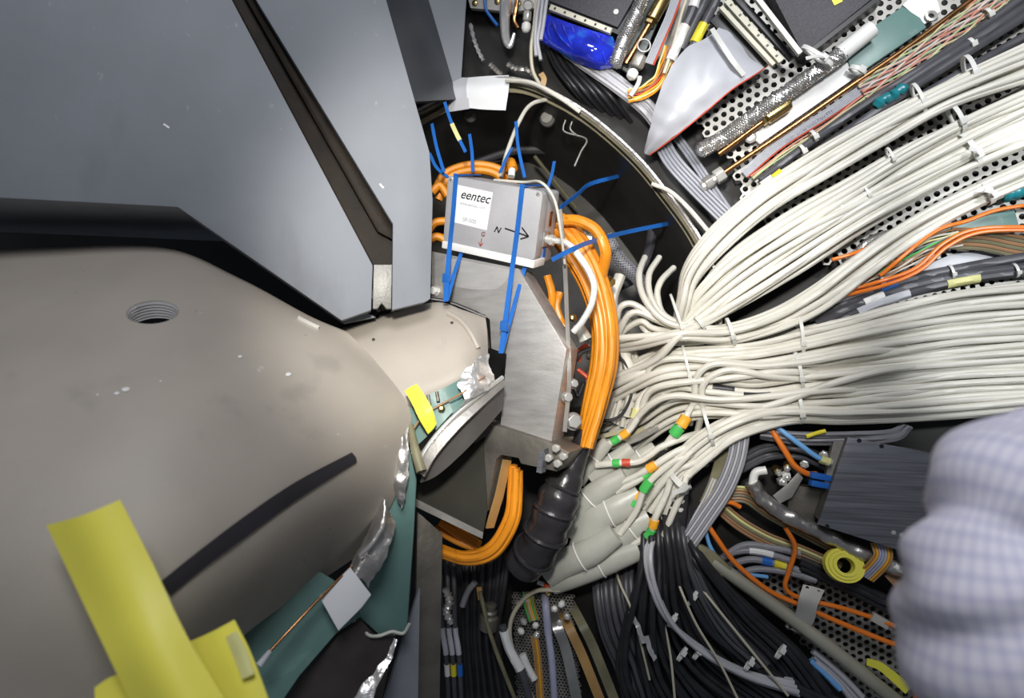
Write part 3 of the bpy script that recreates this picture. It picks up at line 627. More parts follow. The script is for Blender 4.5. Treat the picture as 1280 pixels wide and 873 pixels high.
# ------------------------------------------------------------------ orange cables
ORD = 'first second third fourth fifth sixth seventh eighth ninth tenth eleventh twelfth thirteenth fourteenth fifteenth sixteenth seventeenth eighteenth nineteenth'.split()
for t_, u_ in (('twenty', 'twentieth'), ('thirty', 'thirtieth'), ('forty', 'fortieth')): ORD += [u_]+[t_+'-'+k for k in ORD[:9]]
def fan(name, gA, gB, n_, rpx, material, label, group, layers=2, side=None, plane=S, jit=.6, lay=.010, seed=1, offs=None, sleeve=None, n=7, cat='cable', skip=()):
    """n_ cables interpolated between two guide paths of (px,py,off); they pile up in rows where the guides are close"""
    rnd = random.Random(seed); out = []
    for i in range(n_):
        if i in skip: rnd.random(); continue
        u = (i+.5)/n_; pts = []; ph = rnd.uniform(0, 6.3); am = rnd.uniform(.3, 1)*jit; fr = rnd.uniform(.5, 1.1); sw = rnd.uniform(-.5, .5)
        for j, (a, b) in enumerate(zip(gA, gB)):
            wpx = math.hypot(a[0]-b[0], a[1]-b[1]); room = max(1, int(wpx/(2*rpx*1.02)))
            rows = max(layers, math.ceil(n_/room))
            R_ = max(2, layers, math.ceil(n_/max(1, int(min(math.hypot(p[0]-q_[0], p[1]-q_[1]) for p, q_ in zip(gA, gB))/(2*rpx)))))
            R_ = min(R_, n_); k = ((i*(1 if R_ < 3 else (R_+1)//2 if R_ % 2 else R_//2+1)) % R_)/max(1, R_-1)-.5; uu = u+am*sw*.16*math.sin(fr*j+ph)*(0 if j == len(gA)-1 else 1)
            uu = min(1, max(0, uu))
            off = (a[2] if len(a) > 2 else .04)*(1-uu)+(b[2] if len(b) > 2 else .04)*uu
            off += ((i % 2)-.5)*lay*(layers > 1)+k*max(0, rows-2)*lay+am*.006*math.sin(fr*j*1.3+ph*2)
            pts.append((a[0]+(b[0]-a[0])*uu, a[1]+(b[1]-a[1])*uu, off))
        lb_ = label if not side else '%s, %s from the %s' % (label, ORD[i], side)
        out.append(cable(name, pts, rpx*rnd.uniform(.94, 1.06), material, lb_, cat, group, pl=plane, n=n, sleeves=(sleeve(i) if sleeve else ())))
    return out
KO = Plane(P(740, 420, 1.27), (-.3, -1, 0))
fan('orange_cable', [(692, 300, .0), (708, 325, .01), (728, 360, .02), (742, 405, .02), (742, 450, .02), (733, 500, .02), (722, 560, .01)],
    [(700, 268, .0), (722, 285, .01), (750, 330, .02), (767, 390, .02), (769, 450, .02), (757, 500, .02), (738, 560, .01)], 9, 5.6, 'cable_orange',
    'thick orange cable in the bundle curving down beside the bracket', 'orange cables in the bundle right of the bracket', 2, jit=.5, lay=.012, plane=KO, side='left', seed=3)
for pts, lab, r in ((((700, 276, .04), (722, 276, .05), (745, 288, .05), (757, 315, .045), (752, 345, .02), (748, 380, .0)), 'single orange cable looping out highest over the braided connector', 7),
                    (((684, 345, -.02), (690, 370, -.02), (688, 400, -.03)), 'short orange cable stub behind the bracket chamfer', 5.5),
                    (((700, 365, -.03), (696, 385, -.03), (705, 410, -.03)), 'lower orange cable stub behind the steel strip', 5)):
    cable('orange_cable', pts, r, 'cable_orange', lab, 'cable', 'single orange cables', pl=KO)
KB = Plane(P(600, 230, 1.40), (0, -1, 0))
for i, (pts, lab) in enumerate(((((545, 235), (558, 216), (590, 206), (625, 212), (645, 235)), 'outermost orange coil turn above the box'), (((548, 250), (562, 222), (592, 213), (622, 219), (635, 245)), 'inner orange coil turn above the box'),
                  (((536, 288), (545, 278), (566, 276)), 'orange cable peeking out left of the box at mid height'), (((536, 300), (548, 296), (566, 306)), 'lowest orange cable left of the box by the block edge'), (((540, 240), (550, 232), (560, 245)), 'short orange curl between block edge and box'))):
    cable('orange_cable', pts, 5.5, 'cable_orange', lab, 'cable', 'orange cables behind the instrument box', pl=KB, off=.01*i)
t = thing('orange_plug', P(640, 212, 1.36), 'orange cable plug with a white tip standing behind the box', 'plug')
obj('plug_body', M().tube(cr([P(633, 212, 1.37), P(638, 203, 1.36), P(641, 212, 1.35)], 5), .011), 'cable_orange', t); obj('plug_tip', M().tube([P(640, 212, 1.35), P(639, 221, 1.345)], .008), 'plastic_white', t)
fan('orange_cable', [(640, 580, .03), (638, 610, .03), (633, 645, .03), (612, 680, .02), (580, 692, .01), (545, 682, -.02)], [(650, 590, .03), (650, 620, .03), (646, 655, .03), (622, 694, .02), (585, 704, .01), (540, 690, -.02)], 3, 5.5, 'cable_orange',
    'orange cable hanging in a loop below the base block', 'orange cables looping below the base block', 1, plane=Plane(P(600, 640, 1.27), (0, -1, 0)), side='inside', seed=5)
one('orange_strap', M().strap([P(634, 575, 1.24), P(624, 620, 1.24), P(612, 660, 1.25)], V((1, .8, .2)), .02, .004), 'rust_band', 'flat rust-orange band inside the slot of the base block', 'band')
fan('orange_cable', [(560, 640, -.02), (580, 660, -.02), (600, 678, -.02)], [(540, 665, -.02), (570, 680, -.02), (600, 690, -.02)], 3, 5, 'cable_orange', 'shadowed orange cable behind the lower flange', 'shadowed orange cables behind the flange', 1, plane=Plane(P(600, 640, 1.3), (0, -1, 0)), side='top', seed=6)
# black wrapped hose under the orange bundle
t = thing('wrapped_hose', P(690, 640, 1.25), 'thick black tape-wrapped corrugated hose hanging under the orange bundle', 'hose')
hp = cr([P(732, 538, 1.25), P(722, 570, 1.25), P(703, 610, 1.24), P(690, 645, 1.24), P(675, 680, 1.26), P(655, 705, 1.3)], 14)
nn = len(hp); rr = []
for i in range(nn):
    f = i/(nn-1); base = .019+.019*min(1, max(0, (f-.2)/.25)); rr.append(base*(1+(.09*abs(math.sin(i*.34)) if f > .3 else 0)))
obj('wrap', M().tube(hp, rr, 18), 'black_wrap', t)
for i in range(28, nn-6, 11):
    d = (hp[i+1]-hp[i-1]).normalized(); a = d.cross(V((0, 1, 0))).normalized(); b = d.cross(a)
    obj('wrap_ring', M().loop([hp[i]+(a*math.cos(x)+b*math.sin(x))*rr[i]*1.0 for x in [2*math.pi*k/24 for k in range(24)]], .005, 6), 'black_wrap', t)
# ------------------------------------------------------------------ perforated trays
one('perforated_tray', M().perforated(S, [(868, 150), (900, -30), (1330, -30), (1330, 330), (1010, 330), (930, 250), (915, 205)], .0, .0185, .0058, .004, math.radians(28)), 'galvanised', 'large pale perforated metal tray under the upper white cables', 'tray', smooth=0)
one('perforated_tray', M().perforated(S, [(985, 430), (1100, 345), (1330, 300), (1330, 430)], .0, .0165, .0050, .004, math.radians(14)), 'galvanised', 'perforated metal strip under the black cables between the white bundles', 'tray', smooth=0)
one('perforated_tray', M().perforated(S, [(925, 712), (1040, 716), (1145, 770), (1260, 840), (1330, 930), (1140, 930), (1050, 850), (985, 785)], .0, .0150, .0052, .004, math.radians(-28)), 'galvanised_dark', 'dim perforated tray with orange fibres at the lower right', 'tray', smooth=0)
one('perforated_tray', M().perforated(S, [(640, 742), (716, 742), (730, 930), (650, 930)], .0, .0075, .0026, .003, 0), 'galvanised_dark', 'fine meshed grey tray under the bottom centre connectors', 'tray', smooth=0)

# ------------------------------------------------------------------ white cable bundles
UL = 'white cable in the middle sheaf'
A0 = [(735, 468, -.14), (800, 446, -.05), (836, 418, -.03), (848, 378, .02), (856, 335, .06), (886, 290, .075), (942, 240, .07), (1012, 193, .065), (1090, 149, .06), (1180, 104, .06), (1310, 42, .06)]
A1 = [(735, 476, -.14), (806, 452, -.05), (844, 424, -.03), (858, 388, .02), (872, 350, .06), (910, 308, .075), (967, 260, .07), (1038, 218, .065), (1108, 178, .06), (1190, 133, .06), (1310, 94, .06)]
fan('white_cable', A0, A1, 12, 4.1, 'cable_white', 'white cable in the topmost sheaf', 'white cables in the topmost sheaf', 2, jit=1.5, side='top at the right edge', seed=11, lay=.012,
    sleeve=lambda i: ((.50, .55, 'black_tape', 1.12),) if i == 9 else ())
B0 = [(735, 470, -.14), (806, 446, -.05), (842, 412, -.02), (872, 362, .05), (915, 316, .065), (985, 268, .06), (1060, 226, .055), (1130, 185, .05), (1210, 145, .05), (1310, 98, .05)]
B1 = [(735, 485, -.14), (814, 454, -.05), (850, 420, -.02), (895, 400, .045), (950, 370, .055), (1010, 333, .05), (1070, 292, .045), (1130, 256, .04), (1210, 212, .04), (1310, 172, .04)]
fan('white_cable', B0, B1, 21, 4.1, 'cable_white', UL, 'white cables in the middle sheaf', 2, jit=1.8, side='top at the right edge', seed=12, lay=.012)
C0 = [(735, 432, -.08), (800, 424, .03), (855, 412, .06), (910, 408, .065), (965, 390, .06), (1015, 360, .055), (1070, 318, .05), (1130, 277, .045), (1200, 240, .045), (1310, 190, .045)]
C1 = [(735, 448, -.08), (805, 434, .03), (850, 425, .06), (910, 428, .065), (975, 412, .06), (1030, 386, .055), (1085, 345, .05), (1140, 305, .045), (1210, 264, .045), (1310, 222, .045)]
fan('white_cable', C0, C1, 10, 4.1, 'cable_white', 'white cable in the lowest upper sheaf', 'white cables in the lowest upper sheaf', 2, jit=1.5, side='top at the right edge', seed=13, lay=.012)
# loops left of the hub
loops = [((806, 322, -.04), (799, 342, .03), (803, 368, .06), (822, 395, .07), (850, 408, .075), (910, 412, .07)), ((824, 322, -.05), (811, 345, .01), (815, 375, .04), (838, 400, .06), (900, 418, .06)), ((842, 335, -.05), (826, 352, .01), (822, 372, .03), (835, 398, .05), (890, 415, .05)),
         ((768, 425, -.02), (771, 400, .04), (776, 384, .06), (790, 380, .06), (812, 392, .06), (850, 412, .06)), ((768, 440, -.02), (776, 412, .04), (786, 394, .06), (800, 391, .06), (825, 402, .06), (870, 420, .06)), ((760, 440, -.03), (775, 418, .02), (800, 402, .05), (815, 410, .05), (840, 416, .05), (880, 424, .05)),
         ((740, 428, -.02), (766, 424, .06), (800, 421, .08), (842, 419, .085), (900, 425, .07)), ((785, 392, -.03), (800, 404, .03), (812, 418, .04), (835, 428, .05), (880, 428, .05))]
for i, p in enumerate(loops): cable('white_cable', p, 4.3, 'cable_white', 'white cable loop left of the upper knot, '+('topmost and leftmost of the upright curls', 'middle one of the upright curls', 'rightmost of the upright curls', 'largest sideways curl', 'second sideways curl', 'flat curl beneath the sideways ones', 'straight one in front of the rest', 'lowest short one')[i], 'cable', 'white loops left of the upper knot')
LB = 'white cable in the lower bundle running right towards the sleeve'
Ls = [[(745, 478, -.05), (790, 458, .01), (828, 438, .04), (880, 433, .05), (940, 428, .055), (1000, 413, .05), (1060, 400, .05), (1120, 382, .05), (1200, 362, .05), (1310, 350, .05)],
      [(745, 495, -.05), (790, 474, .01), (828, 458, .04), (880, 452, .055), (940, 450, .06), (1000, 441, .06), (1060, 428, .055), (1130, 415, .055), (1200, 405, .05), (1310, 396, .05)],
      [(745, 520, -.05), (792, 490, .01), (832, 473, .05), (880, 470, .06), (940, 478, .065), (1000, 470, .06), (1060, 463, .06), (1130, 455, .055), (1200, 448, .05), (1310, 440, .05)],
      [(750, 555, -.05), (800, 520, .01), (845, 492, .05), (885, 497, .065), (950, 502, .065), (1000, 498, .06), (1060, 495, .06), (1130, 490, .055), (1200, 482, .05), (1310, 476, .05)],
      [(760, 600, -.05), (808, 555, .01), (850, 530, .05), (900, 522, .06), (955, 526, .065), (1005, 524, .06), (1060, 527, .06), (1130, 524, .055), (1200, 518, .05), (1310, 510, .05)]]
for q in range(4):
    fan('white_cable', Ls[q], Ls[q+1], (9, 10, 8, 7)[q], 4.1, 'cable_white',
        ('white cable in the top row of the lower bundle', 'white cable in the upper middle row of the lower bundle', 'white cable in the lower middle row of the lower bundle', 'white cable in the bottom row of the lower bundle')[q],
        ('white cables, lower bundle, top row', 'white cables, lower bundle, upper middle row', 'white cables, lower bundle, lower middle row', 'white cables, lower bundle, bottom row')[q], 2, side='top', seed=20+q, lay=.011, jit=1.7,
        sleeve=(lambda i: ((.36, .40, 'black_tape', 1.12),) if i == 3 else (((.42, .47, 'black_tape', 1.12),) if i == 5 else ())) if q == 2 else None)
# crossing cables lying on top of the lower bundle
for ci, pts in enumerate(([(790, 530, .05), (815, 505, .08), (845, 495, .09), (900, 500, .095), (960, 496, .09), (1030, 488, .085), (1100, 486, .04)], [(862, 530, .02), (868, 500, .07), (872, 470, .09), (895, 455, .095), (950, 458, .09), (1010, 452, .085), (1080, 440, .08), (1150, 436, .04)], [(800, 515, .05), (812, 490, .07), (840, 480, .085), (900, 474, .09), (980, 465, .085), (1050, 468, .04)],
            [(872, 540, .02), (878, 510, .07), (880, 480, .09), (910, 463, .095), (960, 470, .09), (1030, 476, .05)], [(805, 475, .05), (818, 455, .07), (850, 448, .08), (930, 455, .085), (1000, 455, .08), (1060, 450, .04)], [(905, 520, .07), (970, 505, .09), (1040, 480, .085), (1110, 462, .08), (1190, 455, .04)])):
    cable('white_cable', pts, 4.4, 'cable_white', 'white cable lying across the lower bundle, '+('lowest of the long ones', 'with the tallest hooked end', 'starting left at mid height', 'with the shorter hooked end', 'highest one', 'rising to the right from the bottom row')[ci], 'cable', 'white cables crossing over the lower bundle', sleeves=())
T0 = [(1310, 494, .03), (1180, 505, .04), (1060, 510, .055), (1000, 508, .075), (955, 508, .08), (910, 522, .085), (870, 545, .085), (842, 572, .08), (818, 598, .07), (790, 628, .05)]
T1 = [(1310, 510, .03), (1180, 522, .04), (1060, 528, .055), (1000, 527, .065), (958, 536, .07), (916, 552, .075), (886, 575, .075), (860, 598, .07), (842, 622, .06), (832, 650, .04)]
fan('white_cable', T0, T1, 10, 4.1, 'cable_white', 'white cable in the sheaf bending down into the frosted sleeves', 'white cables bending down to the frosted sleeves', 2, side='upper left', seed=31, lay=.011)
# cable ends with coloured marker sleeves
ends = [(((835, 492, .05), (805, 512, .06), (785, 540, .06), (757, 558, .06), (740, 575, .05)), ((.62, .68, 'sleeve_green', 1.25), (.52, .58, 'sleeve_orange', 1.35)), 'white cable end with green and orange sleeves nearest the orange bundle'),
        (((825, 560, .08), (800, 577, .08), (775, 579, .08), (745, 582, .07)), ((.68, .76, 'sleeve_green', 1.2), (.50, .62, 'sleeve_red', 1.2)), 'white cable end with green and red sleeves'),
        (((840, 568, .09), (815, 584, .09), (790, 598, .08), (765, 608, .07)), ((.30, .40, 'sleeve_orange', 1.35),), 'white cable end with a single orange sleeve'),
        (((835, 575, .08), (812, 590, .08), (795, 602, .08), (770, 615, .07)), ((.32, .50, 'sleeve_green', 1.3),), 'white cable end with a long green sleeve'),
        (((838, 580, .09), (808, 608, .09), (795, 640, .08), (775, 668, .07)), ((.30, .40, 'sleeve_green', 1.5),), 'white cable end with a broad green sleeve bending down'),
        (((825, 600, .07), (797, 622, .07), (786, 636, .07), (765, 655, .06)), ((.42, .56, 'sleeve_green', 1.4), (.28, .36, 'sleeve_orange', 1.3)), 'white cable end with green and small orange sleeves at the middle'),
        (((845, 590, .08), (832, 620, .08), (820, 645, .08), (812, 668, .07), (790, 682, .06)), ((.55, .64, 'sleeve_orange', 1.35), (.70, .80, 'sleeve_green', 1.35)), 'white cable end with orange and green sleeves, lowest of all'),
        (((868, 505, .07), (856, 525, .08), (845, 540, .08), (830, 560, .07)), ((.30, .50, 'sleeve_orange', 1.7), (.55, .75, 'sleeve_green', 1.7)), 'white cable end with fat orange and green sleeves below the knot'),
        (((820, 480, .04), (800, 500, .05), (794, 520, .05), (780, 550, .04)), ((.55, .70, 'sleeve_pale_yellow', 1.6),), 'white cable end with a pale yellow sleeve'),
        (((775, 345, .0), (765, 380, .02), (778, 430, .02), (790, 480, .02), (784, 520, .01)), (), 'broad white cable passing straight down behind the orange bundle')]
for p, s, lab in ends:
    if s: s = tuple(((2+a*(len(p)-1))/(len(p)+1), (2+b*(len(p)-1))/(len(p)+1), c_, k_) for a, b, c_, k_ in s); p = ((p[0][0]+58, p[0][1]-20, .0), (p[0][0]+28, p[0][1]-12, p[0][2]-.012))+p
    cable('white_cable', p, 4.4 if s else 8, 'cable_white', lab, 'cable', 'white cable ends with marker sleeves' if s else None, sleeves=s, n=10)
# frosted heat-shrink sleeves
hs = [(((760, 552, .06), (740, 575, .06), (722, 602, .05)), 11, 'frosted sleeve nearest the black wrapped hose'), (((790, 560, .05), (765, 580, .05), (738, 598, .05)), 13, 'frosted sleeve behind the red and green markers'),
      (((782, 595, .07), (748, 615, .07), (722, 640, .06), (712, 668, .05)), 16, 'frosted sleeve with a white ring, second from the black hose'), (((800, 618, .06), (772, 635, .065), (745, 650, .065), (728, 690, .06)), 20, 'wide frosted sleeve in the middle of the cluster'),
      (((812, 648, .05), (785, 662, .055), (760, 688, .05)), 18, 'frosted sleeve at the right with a notched mouth'), (((770, 668, .08), (738, 690, .08), (705, 705, .07), (684, 718, .06)), 19, 'front frosted sleeve pointing lower left'),
      (((800, 688, .06), (765, 700, .06), (725, 716, .06), (690, 728, .05)), 17, 'lowest frosted sleeve of the cluster'), (((820, 560, .05), (800, 575, .05), (778, 592, .05)), 12, 'small frosted sleeve under the white knot'),
      (((840, 640, .03), (815, 668, .03), (790, 695, .03)), 15, 'frosted sleeve farthest right beside the grey ribbons')]
for p, r, lab in hs:
    q = path(p, .05); t = thing('frosted_sleeve', q[-1], lab, 'sleeve', 'frosted heat-shrink sleeves')
    k = len(q); obj('sleeve_tube', M().tube(q, [r*PXM*(.75+.25*min(1, i/(k*.35))) for i in range(k)], 14, flat=.65, up=S.n), 'heatshrink', t)
    i = int(k*.45); d = (q[i+1]-q[i-1]).normalized(); a = d.cross(S.n).normalized()
    obj('tie_ring', M().loop([q[i]+a*math.cos(x)*r*PXM*1.03+S.n*math.sin(x)*r*PXM*.68 for x in [2*math.pi*j/20 for j in range(20)]], .0018, 5), 'plastic_white', t)
for p, mt, lab in (((693, 677), 'sleeve_orange', 'tiny orange and white wire end at the left of the sleeves'), ((697, 690), 'sleeve_red', 'tiny red and white wire end under the orange one'), ((680, 731), 'sleeve_red', 'tiny red mark below the lowest sleeve')):
    o = one('wire_end', M().tube([S(p[0]-8, p[1]-3, .05), S(p[0]+6, p[1]+2, .05)], .005), 'plastic_white', lab, 'wire end'); obj('marker_sleeve', M().tube([S(p[0], p[1], .05), S(p[0]+7, p[1]+3, .05)], .0062), mt, o)
# cable ties on the bundles
ties = [((838, 368), (858, 428), .06, .08, 3, 'white tie around the upper knot of white cables'), ((853, 432), (866, 488), .06, .06, 3, 'long thin white tie joining the upper and lower knots'), ((868, 396), (882, 412), .085, .03, 3, 'small white tie right of the upper knot'),
        ((908, 398), (918, 432), .07, .06, 4, 'white tie around the lowest upper sheaf'), ((878, 510), (892, 558), .08, .05, 4, 'white tie around the sheaf bending down'), ((998, 395), (1003, 445), .055, .05, 4, 'white tie on the top row of the lower bundle'),
        ((993, 440), (1003, 488), .065, .05, 4, 'white tie on the middle of the lower bundle'), ((996, 488), (1002, 530), .07, .05, 4, 'white tie on the bottom row of the lower bundle'), ((838, 590), (862, 612), .075, .07, 7, 'broad white tie gathering the sheaf above the frosted sleeves'),
        ((1205, 70), (1220, 108), .07, .05, 5, 'white tie on the topmost sheaf near the right edge'), ((1185, 130), (1205, 165), .06, .05, 5, 'white tie on the middle sheaf at its upper side'), ((1200, 168), (1225, 208), .055, .05, 6, 'fat white tie on the middle sheaf at its lower side'),
        ((1108, 185), (1118, 208), .065, .03, 3, 'narrow white tie high on the middle sheaf'), ((1078, 232), (1088, 252), .06, .03, 3, 'narrow white tie in the middle of the middle sheaf'), ((1048, 252), (1056, 275), .06, .03, 3, 'narrow white tie left on the middle sheaf'),
        ((1225, 228), (1240, 255), .055, .05, 6, 'white tie on the lowest upper sheaf near the right edge'), ((1140, 105), (1156, 140), .07, .04, 4, 'white tie on the topmost sheaf beside the hole strip')]
for a, b, o, dp, wp, lab in ties: tie(a, b, o-(.006 if a[0] > 1040 else 0), dp*(.72 if a[0] > 1040 else 1), wp, label=lab, tail=.02 if wp > 5 else 0)

# ------------------------------------------------------------------ upper right: modules, connectors, pipes
t = thing('black_module', S(1045, 20, .02), 'speckled black module with a yellow sticker at the top', 'module')
obj('module_case', M().prism([S(x, y, .05) for x, y in ((938, -60), (1120, -60), (1098, -8), (1014, 60), (1002, 64))], -S.n*.045), 'module_black', t, bevel=.002)
obj('yellow_sticker', M().prism([S(x, y, .051) for x, y in ((1036, -6), (1052, -8), (1053, 2), (1043, 7))], S.n*.0006), 'yellow_label', t)
obj('module_rim', M().prism([S(x, y, .052) for x, y in ((1002, 64), (1014, 60), (1100, -8), (1104, -4), (1012, 68))], -S.n*.05), 'plastic_black', t)
t = thing('black_module', S(740, 0, .02), 'black module with a white screw above the blue film', 'module')
obj('module_case', M().prism([S(x, y, .05) for x, y in ((684, -60), (822, -60), (794, -5), (772, 34), (686, 1))], -S.n*.045), 'module_black', t, bevel=.002)
obj('screw', M().lathe(S(770, 15, .05), S.n, [(.0055, 0), (.0055, .002), (.003, .003)], 14), 'plastic_white', t)
obj('module_rim', M().prism([S(x, y, .046) for x, y in ((684, 2), (772, 37), (800, -8), (804, -6), (775, 44), (684, 6))], -S.n*.045), 'plastic_black', t)
def header(p0, p1, wpx, off, label, mt='header_beige', nt=6):
    a, b = S(*p0, off), S(*p1, off); d = (b-a).normalized(); wv = d.cross(S.n).normalized(); t = thing('pin_header', a, label, 'connector', 'connector strips')
    obj('header_body', M().box((a+b)/2, d*(b-a).length/2, wv*wpx*PXM/2, S.n*.006), mt, t, bevel=.0008)
    if nt:
        for i in range(nt):
            c = a.lerp(b, (i+.5)/nt); obj('key_slot', M().box(c+S.n*.0062, d*.0022, wv*wpx*PXM*.22, S.n*.0004), 'plastic_black', t)
header((688, 10), (764, 40), 7, .06, 'beige pin header above the blue film')
header((908, 2), (976, 78), 7, .06, 'beige pin header between the grey ribbon and the black module')
header((901, 10), (967, 82), 5, .07, 'narrow beige latch strip at the mouth of the grey ribbon', nt=0)
header((915, -8), (990, 74), 8, .045, 'dark connector body behind the beige header', 'plastic_black', 0)
header((893, 22), (955, 84), 16, .05, 'dark ribbon socket under the fold of the grey ribbon', 'plastic_black', 0)
header((938, -12), (1000, 68), 6, .075, 'white latch bar along the black module', 'plastic_white', 0)
# big folded grey ribbon
rl = [[(906, 30, .045), (925, 50, .05), (960, 82, .045)], [(880, 48, .07), (908, 72, .085), (946, 92, .07)], [(848, 70, .08), (880, 100, .10), (915, 112, .08)], [(828, 108, .085), (852, 130, .10), (882, 140, .085)], [(815, 148, .07), (828, 160, .08), (845, 170, .07)], [(805, 189, .03), (808, 191, .035), (812, 194, .03)]]
t = thing('grey_ribbon', S(930, 60, .05), 'wide folded grey ribbon cable with a red edge, tied in white', 'ribbon cable')
obj('ribbon_sheet', M().grid([[S(*p) for p in r] for r in rl], 8, .0015).crinkle(.006, 14), 'ribbon_grey', t)
obj('red_edge', M().tube(cr([S(r[-1][0], r[-1][1], r[-1][2]+.001) for r in rl], 6), .0014, 6), 'sleeve_red', t)
one('cable_tie', M().strap(cr([S(890, 36, .08), S(902, 55, .098), (S(915, 75, .1)), S(930, 94, .085)], 5), S.n.cross(V((.5, 0, -.8))), .009, .002), 'tie_white', 'flat white tie over the fold of the wide grey ribbon', 'cable tie', 'white cable ties at the top')
# blue film with wires leaving it
t = thing('blue_film', S(720, 50, .05), 'glossy dark blue film wrapped around a flat wire bunch', 'film')
obj('film_sheet', M().grid([[S(x, y, o) for x, y, o in r] for r in (((684, 18, .05), (710, 28, .06), (740, 38, .065), (766, 46, .05)), ((680, 34, .055), (708, 46, .08), (742, 56, .085), (770, 60, .055)), ((674, 50, .04), (705, 64, .065), (740, 74, .075), (768, 80, .05)), ((690, 60, .03), (712, 74, .045), (742, 86, .05), (762, 86, .04)))], 8, .002), 'blue_film', t)
for i in range(6):
    f = i/5; obj('fold', M().tube(cr([S(690+62*f, 26+18*f, .068), S(700+52*f, 46+12*f, .084-.01*f), S(722+36*f, 68+12*f, .07)], 5), .0022, 6), 'blue_film', t)
fan('grey_wire', [(700, 66, .03), (730, 88, .03), (765, 112, .03), (800, 140, .02), (820, 165, .01)], [(755, 82, .03), (775, 95, .03), (795, 112, .03), (815, 128, .02), (830, 150, .01)], 9, 2.4, 'cable_light_grey', 'thin grey wire leaving the blue film', 'grey wires below the blue film', 2, side='left', seed=41, lay=.006)
def braided(pts, rpx, label, off=.05, ends=None):
    q = path(pts, off, n=14); t = thing('braided_hose', q[0], label, 'hose', 'silver braided hoses')
    obj('hose_core', M().tube(q, rpx*PXM*.93, 12), 'dull_alu', t); obj('braid', M().helix_braid(q, rpx*PXM, 11, .055, .0011), 'silver_braid', t, kind='stuff')
    if ends: obj('end_sleeve', M().tube(path(ends, off, n=4), rpx*PXM*1.08, 12), 'plastic_white', t)
braided([(812, -25), (795, 18), (780, 50), (768, 82)], 9, 'silver braided hose right of the upper left black module')
braided([(876, 188, .05), (905, 172, .05), (945, 143, .05), (1000, 104, .05), (1054, 66, .05)], 9.5, 'long silver braided hose with a white end sleeve', ends=[(1050, 68), (1070, 52), (1090, 36)])
one('hose_end', M().lathe(S(876, 188, .05), (S(870, 192, .05)-S(880, 185, .05)), [(.0155, -.004), (.014, .004), (.008, .008)], 14), 'silver_braid', 'rounded crimped tip of the long braided hose', 'hose end')
def brass_line(pts, rpx, cap0, cap1, rc, label):
    q = path(pts, .04); t = thing('brass_pipe', q[0], label, 'pipe', 'brass fittings with copper tube')
    obj('copper_tube', M().tube(q, rpx*PXM, 10), 'copper', t)
    a, b = S(*cap0, .04), S(*cap1, .04); l = (b-a).length
    obj('brass_cap', M().lathe(a, b-a, [(rc*PXM*.7, 0), (rc*PXM, .003), (rc*PXM, l*.8), (rc*PXM*.8, l*.94), (rc*PXM*.3, l)], 16), 'brass', t)
    obj('collar_nut', hexnut(M(), a-(b-a).normalized()*.009, b-a, rc*PXM*.85, .008), 'brass', t)
brass_line([(782, 80), (797, 55), (813, 28)], 4, (814, 26), (836, -14), 9, 'brass fitting on a copper tube beside the braided hose, top')
brass_line([(898, 193), (925, 173), (956, 150)], 4, (957, 149), (989, 128), 8, 'brass capped copper tube lying below the long braided hose')
q = path([(905, 216), (985, 162), (1060, 110), (1140, 55), (1230, -12)], .035)
t = thing('copper_pipe', q[0], 'long thin copper pipe running up to the right edge of the top', 'pipe'); obj('pipe_wall', M().tube(q, .0055, 10), 'copper', t)
a = S(905, 216, .035); d = (S(880, 232, .035)-a).normalized()
obj('nut', hexnut(M(), a, d, .016, .02), 'chrome', t, bevel=.001); obj('nut', hexnut(M(), a+d*.026, d, .0145, .018), 'dull_alu', t, bevel=.001); obj('nut_neck', M().tube([a+d*.01, a+d*.05], .010), 'chrome', t)
t = thing('pipe_fitting', S(796, 82, .05), 'steel fitting with hex body and white ball end near the grey wires', 'fitting')
d = (S(786, 100, .05)-S(802, 68, .05)).normalized(); a = S(802, 70, .05)
obj('hex_body', hexnut(M(), a, d, .015, .026), 'dull_alu', t, bevel=.001); obj('ball_end', M().lathe(a+d*.03, d, [(.006, 0), (.011, .004), (.0125, .011), (.010, .019), (.003, .023)], 14), 'plastic_white', t)
obj('ring_eye', M().loop([S(805+8*math.cos(x), 57+8*math.sin(x), .05) for x in [2*math.pi*k/16 for k in range(16)]], .002, 6), 'dull_alu', t)
t = thing('pipe_fitting', S(658, 30, .04), 'small steel fitting with white cap hanging above the tan rim', 'fitting')
a = S(660, 8, .04); d = (S(657, 42, .04)-a).normalized(); obj('hex_body', hexnut(M(), a+d*.012, d, .010, .02), 'chrome', t, bevel=.001); obj('ball_end', M().lathe(a+d*.035, d, [(.006, 0), (.010, .004), (.0105, .013), (.007, .02), (.003, .022)], 14), 'plastic_white', t)
obj('ring_eye', M().loop([S(660+6*math.cos(x), 6+6*math.sin(x), .04) for x in [2*math.pi*k/16 for k in range(16)]], .002, 6), 'dull_alu', t)
